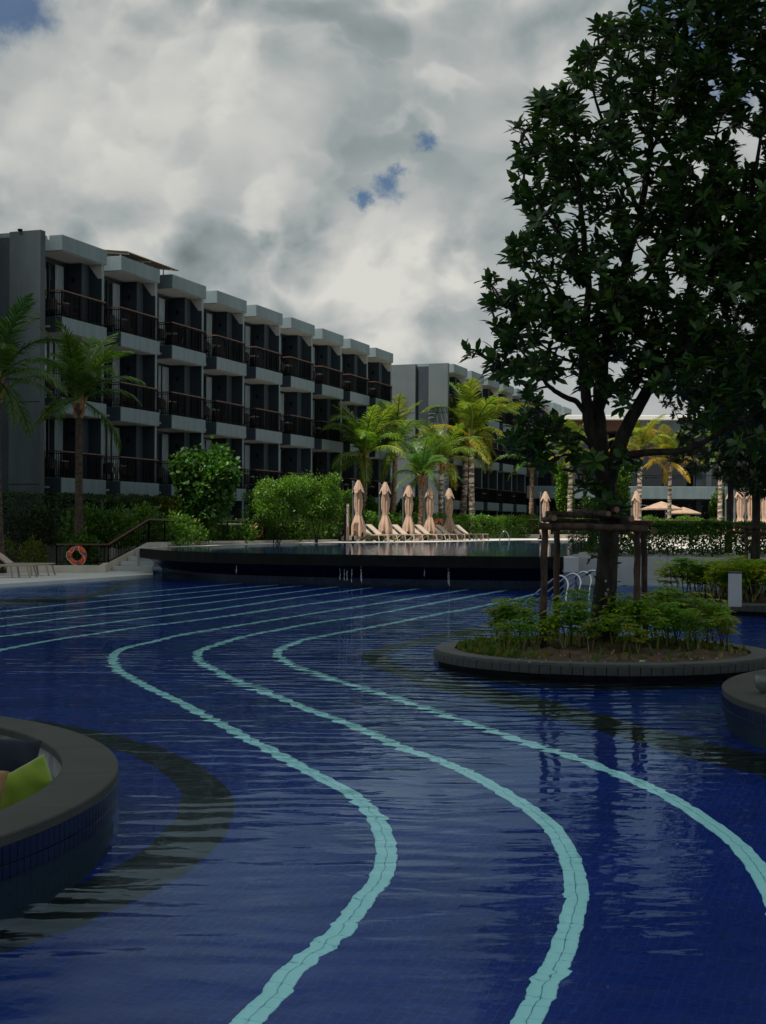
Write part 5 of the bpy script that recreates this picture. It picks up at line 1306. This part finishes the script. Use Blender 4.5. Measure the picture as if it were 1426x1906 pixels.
fl = PD(1010, 985, 18.5); bl = PD(1037, 985, 19.9); fr_ = PD(1187, 985, 18.45); br_ = PD(1203, 985, 19.8); zt = 1.77
stake_frame('rough wooden stake frame propping the big tree in the round planter', [(fl.x, fl.y, .03, 0), (bl.x, bl.y, 0, 0), (fr_.x, fr_.y, -.01, 0), (br_.x, br_.y, -.03, 0)], zt, .14,
 [((fl.x-.06, fl.y-.10, 1.77), (fr_.x+.10, fr_.y-.10, 1.735), .058), ((bl.x-.12, bl.y-.10, 1.84), (br_.x+.05, br_.y-.08, 1.80), .055), ((fl.x+.12, fl.y-.25, 1.868), (fl.x+.20, bl.y+.15, 1.86), .052),
  ((fr_.x-.12, fr_.y-.22, 1.862), (fr_.x-.04, br_.y+.2, 1.85), .055), ((fl.x+.10, fl.y+.5, 1.93), (fr_.x-.15, fl.y+.62, 1.90), .052), ((br_.x+.03, br_.y-.35, 1.70), (br_.x+.16, br_.y+.25, 1.70), .06),
  ((fl.x+.85, fl.y-.05, 1.93), (fl.x+.62, bl.y+.1, 1.97), .05), ((fl.x+.95, fl.y-.1, 1.98), (fl.x+1.12, bl.y+.1, 1.96), .05)])
a = PD(1389, 985, 33); b = PD(1406, 985, 33.8); c = PD(1446, 985, 33)
stake_frame('dark wooden stakes round the tree at right edge', [(a.x, a.y, 0, 0), (b.x, b.y, 0, 0), (c.x, c.y, 0, 0), (c.x+.3, c.y+1, 0, 0)], 1.75, .15,
 [((a.x-.3, a.y-.1, 1.78), (c.x+.2, c.y-.1, 1.74), .055), ((a.x-.25, a.y+.9, 1.66), (c.x+.2, c.y+.8, 1.62), .05)])

# ================================================================== HEDGES AND SHRUBS
def hedge(name, label, path, w, z0, z1, n, size, m, sparse=None, proto='quad', top_bump=.06, frontonly=True):
    t = thing(name, label, 'hedge', (path[0][0], path[0][1], z0)); P = [Vector((p[0], p[1], 0)) for p in path]
    seg = [(b-a).length for a, b in zip(P, P[1:])]; tot = sum(seg); s = RNG.random(n)*tot; acc = 0; pos = np.zeros((n, 3)); cs = np.cumsum([0]+seg)
    idx = np.clip(np.searchsorted(cs, s)-1, 0, len(seg)-1)
    A = np.array([tuple(p) for p in P]); f = (s-cs[idx])/np.array(seg)[idx]; c = A[idx]*(1-f[:, None])+A[idx+1]*f[:, None]
    d = A[idx+1]-A[idx]; d /= np.linalg.norm(d, axis=1, keepdims=True); nn = np.stack([-d[:, 1], d[:, 0], np.zeros(n)], 1)
    face = RNG.random(n); off = RNG.random(n)-.5; zz = RNG.random(n); isT = face < .35; isF = (face >= .35) & (face < .85)
    off = np.where(isF, -.5+.12*RNG.random(n), off); zz = np.where(isT, 1-.10*RNG.random(n), zz)
    lump = .5*np.sin(s*2.1)+.3*np.sin(s*5.3+1)+.2*np.sin(s*11)
    off = off + np.where(isF, .10*np.sin(s*3.7)*np.sin(zz*5+s), 0)
    pos = c+nn*(off*w)[:, None]; pos[:, 2] = (z0+(z1-z0)*zz) + np.where(zz > .6, top_bump*lump, 0)
    if sparse is not None:
        keep = sparse(s/tot, zz); pos, nn, isT, n = pos[keep], nn[keep], isT[keep], int(keep.sum())
    ax = rndunit(n)-nn*.4+np.array([0, 0, .3]); nr = rndunit(n)*.7-nn*np.where(isT, .1, .7)[:, None]+np.array([0, 0, .7])
    pos = pos-np.array([path[0][0], path[0][1], z0])
    put('foliage', scatter_mesh('foliage', m, leaf_proto(proto), pos, ax, nr, size*(.6+.8*RNG.random(n))), t)
    mb = MB(); rr = random.Random(int(tot*10))
    for k in range(int(tot/.28)):
        q = rr.random()*tot; i = int(np.clip(np.searchsorted(cs, q)-1, 0, len(seg)-1)); p = P[i].lerp(P[i+1], (q-cs[i])/seg[i])-P[0]
        y = rr.uniform(-.3, .3)*w; dn = Vector((-(P[i+1]-P[i]).y, (P[i+1]-P[i]).x, 0)).normalized()
        p = p+dn*y; mb.tube([p, p+Vector((rr.uniform(-.15, .15), rr.uniform(-.1, .1), (z1-z0)*.8))], [.012, .005], 4)
    build(mb, 'stems', M['bark'], t)['kind'] = 'stuff'; return t
hx0 = PD(1082, 1000, 44.0); 
def sp(u, z):
    h = .5+.5*np.sin(u*23+1)*np.sin(u*51); lo = (z > .12) & (z < .62) & (u > .17) & (u < .42)
    return ~(lo & (RNG.random(len(u)) < .6*h*h))
hedge('clipped_hedge', 'clipped green hedge on the concrete wall, thin enough to see the deck through', [(6.35, 43.95), (16, 41.4)], .85, .95, 1.90, 30000, .085, M['leaf_hedge'], sp, top_bump=.05)
hedge('clipped_hedge', 'rounded end of dark hedge beside the raised pool, left of the big trunk', [(6.25, 44.6), (6.9, 50)], .9, .95, 1.92, 6000, .085, M['leaf_dkhedge'])
hedge('boundary_hedge', 'long bright hedge behind the far fence and closed umbrellas', [(-1.6, 80), (2.6, 93), (5.2, 98.5), (11, 104.6), (42, 106)], 1.6, .95, 2.42, 52000, .15, M['leaf_bright'], top_bump=.22)
hedge('clipped_hedge', 'dark box hedge at the foot of the near block behind the left palm', [(-15.6, 55), (-7.8, 64)], 2.4, .95, 3.0, 15000, .10, M['leaf_dkhedge'], top_bump=.04)
hedge('clipped_hedge', 'dark clipped hedge at the far left edge', [(-19, 53.4), (-14.2, 53.6)], 1.4, .2, 2.6, 16000, .12, M['leaf_dkhedge'], top_bump=.04)
def sh(label, px0, px1, y0, y1, D, n, size, m, name='shrub', depth=None, proto='quad', zb=.95, lumps=11, **k):
    """a shrub filling about px0..px1 by y0..y1 of the view at distance D"""
    a = PD(px0, y1, D); b = PD(px1, y0, D); w = (b.x-a.x)/2; h = (b.z-a.z)/2; c = (a+b)/2; rr = random.Random(int(px0*7+y0)); dp = depth or w
    Ls = [(c.x, c.y, c.z-h*.15, w*.66, dp*.66, h*.80)]
    for i in range(lumps):
        an = rr.uniform(0, 6.28); q = rr.uniform(.40, .72); zz = rr.uniform(-.45, .62); s_ = rr.uniform(.24, .46)
        Ls.append((c.x+w*q*math.cos(an), c.y+dp*q*math.sin(an), c.z+h*zz, w*s_, dp*s_, h*s_*rr.uniform(.8, 1.15)))
    return shrub(name, label, 'shrub', (c.x, c.y, zb), Ls, n, size, m, proto, **k)
sh('large rounded broad leaved shrub with wilted brown tips before the near block', 306, 462, 812, 985, 60, 9000, .17, M['leaf_big'], 'broadleaf_shrub', proto='round', tips=110, tipmat=M['tip'])
sh('fine leaved olive green shrub left of the large rounded shrub', 243, 352, 918, 985, 61, 8000, .085, M['leaf_yellow'])
sh('dark green loose shrub top below the lowest balcony at left', 196, 262, 912, 960, 63, 2500, .11, M['leaf_dkhedge'])
sh('yellow green shrub right of the large rounded shrub', 446, 582, 880, 990, 66, 15000, .10, M['leaf_bright'])
sh('tall bright rounded shrub left of the umbrellas', 536, 640, 868, 990, 69, 14000, .105, M['leaf_bright'])
sh('feathery green shrub just left of the sign post', 604, 660, 914, 985, 76, 6000, .12, M['leaf_hedge'])
sh('dark green shrub between the first and second umbrellas', 676, 712, 925, 975, 84, 3500, .13, M['leaf_hedge'])
sh('dark green shrub behind the third closed umbrella', 732, 788, 926, 978, 94, 6500, .15, M['leaf_hedge'])
sh('green tree like shrub left of the big tree trunk, beyond the deck', 1030, 1072, 845, 975, 106, 5000, .2, M['leaf_bright'])
sh('green shrub right of the big tree trunk beside the restaurant', 1128, 1178, 848, 975, 106, 6000, .2, M['leaf_hedge'])
sh('green climbing shrub on the right end of the restaurant', 1318, 1352, 905, 975, 108, 4000, .2, M['leaf_hedge'])
sh('low dark shrub in front of the restaurant hedge at right', 1075, 1130, 920, 975, 110, 3500, .2, M['leaf_dkhedge'])
# big-leaved low shrubs behind the railing
rr = random.Random(8)
def leafy_row(label, pts, n, size, m, hz, wz, z0, name='beach_shrub', group=None):
    Ls = []; P = [Vector(p) for p in pts]
    for a, b in zip(P, P[1:]):
        k = max(2, int((b-a).length/.55))
        for i in range(k):
            f = (i+rr.random())/k; q = a.lerp(b, f); h = hz*rr.uniform(.75, 1.15); Ls.append((q.x+rr.uniform(-.2, .2), q.y+rr.uniform(-.3, .3), q.z+h*.45, wz*rr.uniform(.7, 1.1), wz, h*.6))
    t = shrub(name, label, 'shrub', (P[0].x, P[0].y, z0), Ls, n, size, m, 'oval', stems=8, shell=.6, group=group); return t
leafy_row('glossy green large leaved shrub mass rising behind the lifebuoy', [(-11.3, 52.6, .5), (-9.9, 53.4, 1.0), (-9.3, 55.5, 1.2)], 5200, .17, M['leaf_hedge'], 1.45, .8, .95)
leafy_row('glossy low green shrubs right behind the lower railing', [(-11.7, 52.1, .1), (-10.2, 52.0, .3)], 2600, .15, M['leaf_hedge'], 1.0, .5, .15)
leafy_row('band of bright leafy shrubs along the upper railing', [(-8.6, 55.4, 1.0), (-7.7, 60.8, 1.0), (-5.2, 68.8, 1.0), (-3.0, 75.8, 1.0)], 17000, .15, M['leaf_bright'], 1.05, .75, .95)
leafy_row('low yellowish shrubs behind the left sun loungers', [(-15.5, 52.2, .1), (-13.6, 52.3, .1), (-12.2, 52.3, .1)], 4200, .10, M['leaf_yellow'], 1.0, .6, .15)
leafy_row('dark bushes under the left palms', [(-14.0, 55.0, .9), (-11.8, 56.2, .9)], 3600, .12, M['leaf_dkhedge'], 1.5, .8, .9)

# ================================================================== PLANTS OF THE PLANTERS
def palmate(c, n, size, rng, P, A, Nn, S):
    for k in range(n):
        w = 2*math.pi*k/n+rng.uniform(-.12, .12); d = Vector((math.cos(w), math.sin(w), rng.uniform(-.35, .12)))
        P.append(c+d*.02); A.append(d); Nn.append(Vector((0, 0, 1))+d*.1); S.append(size*rng.uniform(.8, 1.1))
def plant_proto(seed, h, nst):
    rng = random.Random(seed); t = thing('umbrella_plant', '', 'plant'); t.location = (0, 0, -50)
    for s in range(nst):
        a = rng.uniform(0, 6.28); ln = Vector((math.cos(a), math.sin(a), 0))*rng.uniform(.03, .16); hh = h*rng.uniform(.75, 1.05)
        p0 = Vector((rng.uniform(-.04, .04), rng.uniform(-.04, .04), 0)); tip = p0+ln+Vector((0, 0, hh)); mid = p0.lerp(tip, .55)+Vector((rng.uniform(-.03, .03), rng.uniform(-.03, .03), 0))
        C = catmull([p0, mid, tip], n=4); build(MB().tube(C, [.008-.004*i/len(C) for i in range(len(C))], 6), 'stem', M['petiole'] if rng.random() < .35 else M['bark'], t, smooth=True)
        P, A, Nn, S = [], [], [], []; 
        for k in range(rng.randint(10, 14)):
            w = 2.4*k; f = rng.uniform(.30, 1.02)**.7; q = C[0].lerp(tip, f) if f < .95 else tip; d = Vector((math.cos(w), math.sin(w), rng.uniform(.25, 1.1)))
            e = tip + Vector((0, 0, -(1-f)*hh)) + d.normalized()*rng.uniform(.05, .11); palmate(e, 7, .10, rng, P, A, Nn, S)
        arr = lambda L_: np.array([tuple(v) for v in L_], float)
        base_r = rng.random()*.4
        me = scatter_mesh('leaf_whorl', M['leaf_plant'], leaf_proto('oval'), arr(P), arr(A), arr(Nn), np.array(S), np.clip(base_r+RNG.random(len(P))*.3+(.35 if rng.random() < .15 else 0), 0, .99))
        put('leaf_whorl', me, t)
    return t
PL = [plant_proto(31+i, (.50, .62, .42, .55)[i], (3, 4, 3, 2)[i]) for i in range(4)]
spots = [  # photo x, height in m, distance
 (928,.55,18.9),(950,.62,18.7),(968,.60,18.9),(985,.50,18.4),(945,.38,17.9),(975,.42,18.0),(1000,.42,18.2),(1022,.40,18.7),(1062,.66,18.5),(1080,.58,18.3),(1052,.50,18.2),(1088,.70,18.9),(1098,.42,17.9),
 (1150,.68,19.3),(1170,.62,19.0),(1182,.60,18.4),(1198,.66,18.7),(1162,.44,18.0),(1215,.66,19.5),(1235,.68,19.2),(1190,.36,17.7),(1225,.52,18.1),(1248,.56,18.5),(1265,.60,18.9),(1282,.58,18.3),(1300,.52,18.0),(1322,.60,18.9),(1345,.55,18.6),(1352,.48,18.2),(1332,.50,19.2),(1290,.66,19.4),(1255,.70,19.7),(1140,.50,18.4)]
side = ['at far left of the round planter', 'left of the left stake', 'beside the left stake', 'between the left stakes and trunk', 'right of the trunk', 'by the right stakes', 'right of the stakes', 'at right end of the round planter']
seen = {}; used_l = []
for i, (px, h, D) in enumerate(spots):
    v = i % 4; x = (px-713)/F*D; s = h/(.50, .62, .42, .55)[v]
    zone = side[min(7, int((px-900)/58))] if px < 1370 else side[7]
    seen.setdefault(zone, []).append(1)
    q = ('tall' if h > .6 else 'medium' if h > .45 else 'low'); f = 'nearer the rim' if D < 18.5 else 'toward the back'
    lb = f'{q} whorled green plant {f} {zone}'
    if lb in used_l: lb = lb.replace('plant', 'plant, ' + ('fuller', 'leaning', 'rearmost')[min(2, used_l.count(lb)-0-1)]) if used_l.count(lb) < 4 else lb
    used_l.append(f'{q} whorled green plant {f} {zone}')
    o = dup(PL[v], (x, D, .16), random.uniform(0, 6.28), lb, 'whorled green plants in the round planter', (s*.95, s*.95, s), color=(random.uniform(.8, 1.15), random.uniform(.9, 1.15), .9, 1))
nth = ord_ + ['eleventh', 'twelfth', 'thirteenth', 'fourteenth']
for i in range(27):
    px = 1262+ (i % 14)*14.5+random.uniform(-5, 5); D = random.uniform(29.2, 31.2) if i < 14 else random.uniform(30.5, 33.2)
    if abs(px-1368) < 16 and D < 29.6: continue
    x = (px-713)/F*D
    if (x-C2[0])**2+(D-C2[1])**2 > (R2-.35)**2:
        D = C2[1]-math.sqrt(max(0, (R2-.45)**2-(x-C2[0])**2)) + random.uniform(0, .4)
        if (x-C2[0])**2 > (R2-.5)**2: continue
    v = i % 4; s = random.uniform(.75, .95)/(.50, .62, .42, .55)[v]
    dup(PL[v], (x, D, .18), random.uniform(0, 6.28), f'{nth[i % 14]} bushy yellowing green plant from the left, {"front" if i < 14 else "back"} of the farther planter', 'bushy plants in the farther planter', (s*1.1, s*1.1, s*.92), color=(random.uniform(.85, 1.25), random.uniform(.95, 1.15), .8, 1))
for p in PL:                        # the prototypes themselves are not part of the place
    for c in list(p.children): bpy.data.objects.remove(c)
    bpy.data.objects.remove(p)
# strap-leaf tufts
def tuft(px, D, h, n, label, seed, z=.16):
    rng = random.Random(seed); x = (px-713)/F*D; t = thing('grass_tuft', label, 'grass tuft', (x, D, z), 0, 'long bladed grass tufts'); V = []
    for k in range(n):
        a = rng.uniform(0, 6.28); hh = h*rng.uniform(.6, 1.05); out = rng.uniform(.15, .6)*hh; mb = MB(); m = 6; w = .011
        for j in range(m+1):
            f = j/m; r_ = out*f**1.6; zz = hh*(f-.35*f**3*(out/hh)*1.5); ww = w*(1-f**2.2)
            c = Vector((math.cos(a)*r_, math.sin(a)*r_, zz)); s = Vector((-math.sin(a), math.cos(a), 0))*ww; mb.v += [tuple(c-s), tuple(c+s)]
        mb.f = [(2*j, 2*j+1, 2*j+3, 2*j+2) for j in range(m)]
        me = mb.mesh('blade', M['blade']); at_ = me.attributes.new('rnd', 'FLOAT', 'POINT'); at_.data.foreach_set('value', [min(1, rng.random()*.6+.3*(i/(2*m+2))) for i in range(2*m+2)]); put('blade', me, t)
for i, (px, D, h, n, lb) in enumerate(((868, 18.2, .30, 5, 'tall grass tuft nearest the left tip of the round planter'), (890, 18.0, .36, 6, 'tall bright grass tuft, second from the left tip of the round planter'), (915, 17.6, .26, 6, 'grass tuft leaning over the soil left of the stakes'), (958, 17.3, .22, 6, 'grass tuft with yellow blade in front of the left plants'),
   (998, 17.4, .24, 6, 'grass tuft at the foot of the left stake'), (1062, 17.2, .16, 4, 'small grass tuft on bare soil by the grey stone'), (1122, 17.2, .2, 5, 'grass tuft with orange blade before the trunk'), (1172, 16.9, .24, 4, 'thin grass tuft near the front rim under the right stakes'), (1215, 17.2, .28, 6, 'spreading grass tuft right of the bare soil'), (1265, 17.6, .2, 4, 'small grass tuft among the right plants'))):
    tuft(px, D, h, n, lb, 70+i)
for i, px in enumerate((1232, 1245, 1262)): tuft(px, 31.5-.5*i, .55, 8, ('tall grass at the left tip of the farther planter', 'grass tuft second from the left tip of the farther planter', 'grass tuft before the bushy plants of the farther planter')[i], 90+i, .18)
# short grass and weeds over the planter soil
n = 5200; th_ = RNG.random(n)*2*math.pi; r_ = (R1-.27)*RNG.random(n)**.5; x = C1[0]+r_*np.cos(th_); y = C1[1]+r_*np.sin(th_)
dens = np.clip((C1[0]-.75-x)*1.1, .05, 1)+np.clip((y-C1[1]+.2)*.5, 0, .5); keep = RNG.random(n) < dens; x, y = x[keep], y[keep]; n = len(x)
pos = np.stack([x, y, np.full(n, .155)], 1); ax = rndunit(n)*.5+np.array([0, 0, 1.]); me = scatter_mesh('weeds', M['blade'], leaf_proto('quad'), pos, ax, rndunit(n), .05+.07*RNG.random(n))
me.transform(Matrix.Identity(4)); tag(put('weeds', me), 'short weedy grass covering the left and back of the round planter soil', 'weeds', kind='stuff')
# leaf litter
n = 900; th_ = RNG.random(n)*2*math.pi; r_ = (R1-.27)*RNG.random(n)**.5; pos = np.stack([C1[0]+r_*np.cos(th_), C1[1]+r_*np.sin(th_), np.full(n, .20)], 1)
me = scatter_mesh('leaf_litter', mat('dry_leaf', (.16, .085, .04), .9, (.26, .15, .07), 30), leaf_proto('quad'), pos, rndunit(n)*np.array([1, 1, .2]), rndunit(n)*.3+np.array([0, 0, 1.]), .02+.035*RNG.random(n)); tag(put('leaf_litter', me), 'small dry brown leaves scattered over the planter soil', 'litter', kind='stuff')
# stones on the soil
def rock(px, py, s, m, label, seed):
    rng = random.Random(seed); q = PZ(px, py, .18); bm = bmesh.new(); bmesh.ops.create_icosphere(bm, subdivisions=2, radius=s)
    for v in bm.verts: v.co = Vector((v.co.x*1.25, v.co.y, v.co.z*.65))*(1+.22*math.sin(v.co.x*60/s*.05+seed)+rng.uniform(-.08, .08))
    o = build(MB().frombm(bm), 'stone', m, None, smooth=False); o.location = (q.x, q.y, .185); tag(o, label, 'stone', 'stones on the planter soil')
rock(1077, 1219, .055, mat('brown_rock', (.12, .095, .075), .95, (.07, .055, .045), 12), 'brown lump of rock left of the middle of the planter soil', 1)
rock(1137, 1196, .026, M['stone'], 'small white stone before the trunk', 2); rock(1120, 1214, .022, M['stone'], 'white pebble in the middle of the bare soil', 3)
rock(1196, 1232, .028, M['stone'], 'pale stone close to the front rim', 4); rock(1030, 1204, .026, M['stone'], 'pale stone by the left plants', 5); rock(910, 1213, .02, M['white'], 'round white pebble in the grass at the left of the planter', 6)
mb = MB()
for i in range(70):
    q = PZ(random.uniform(960, 1340), random.uniform(1200, 1233), .185); s = random.uniform(.006, .014)
    mb.lathe([(.001, -s*.6), (s, -s*.1), (s*.6, s*.5), (.001, s*.6)], 5, q)
tag(build(mb, 'pebbles', M['stone']), 'scattered tiny pale pebbles on the bare planter soil', 'pebbles', kind='stuff')
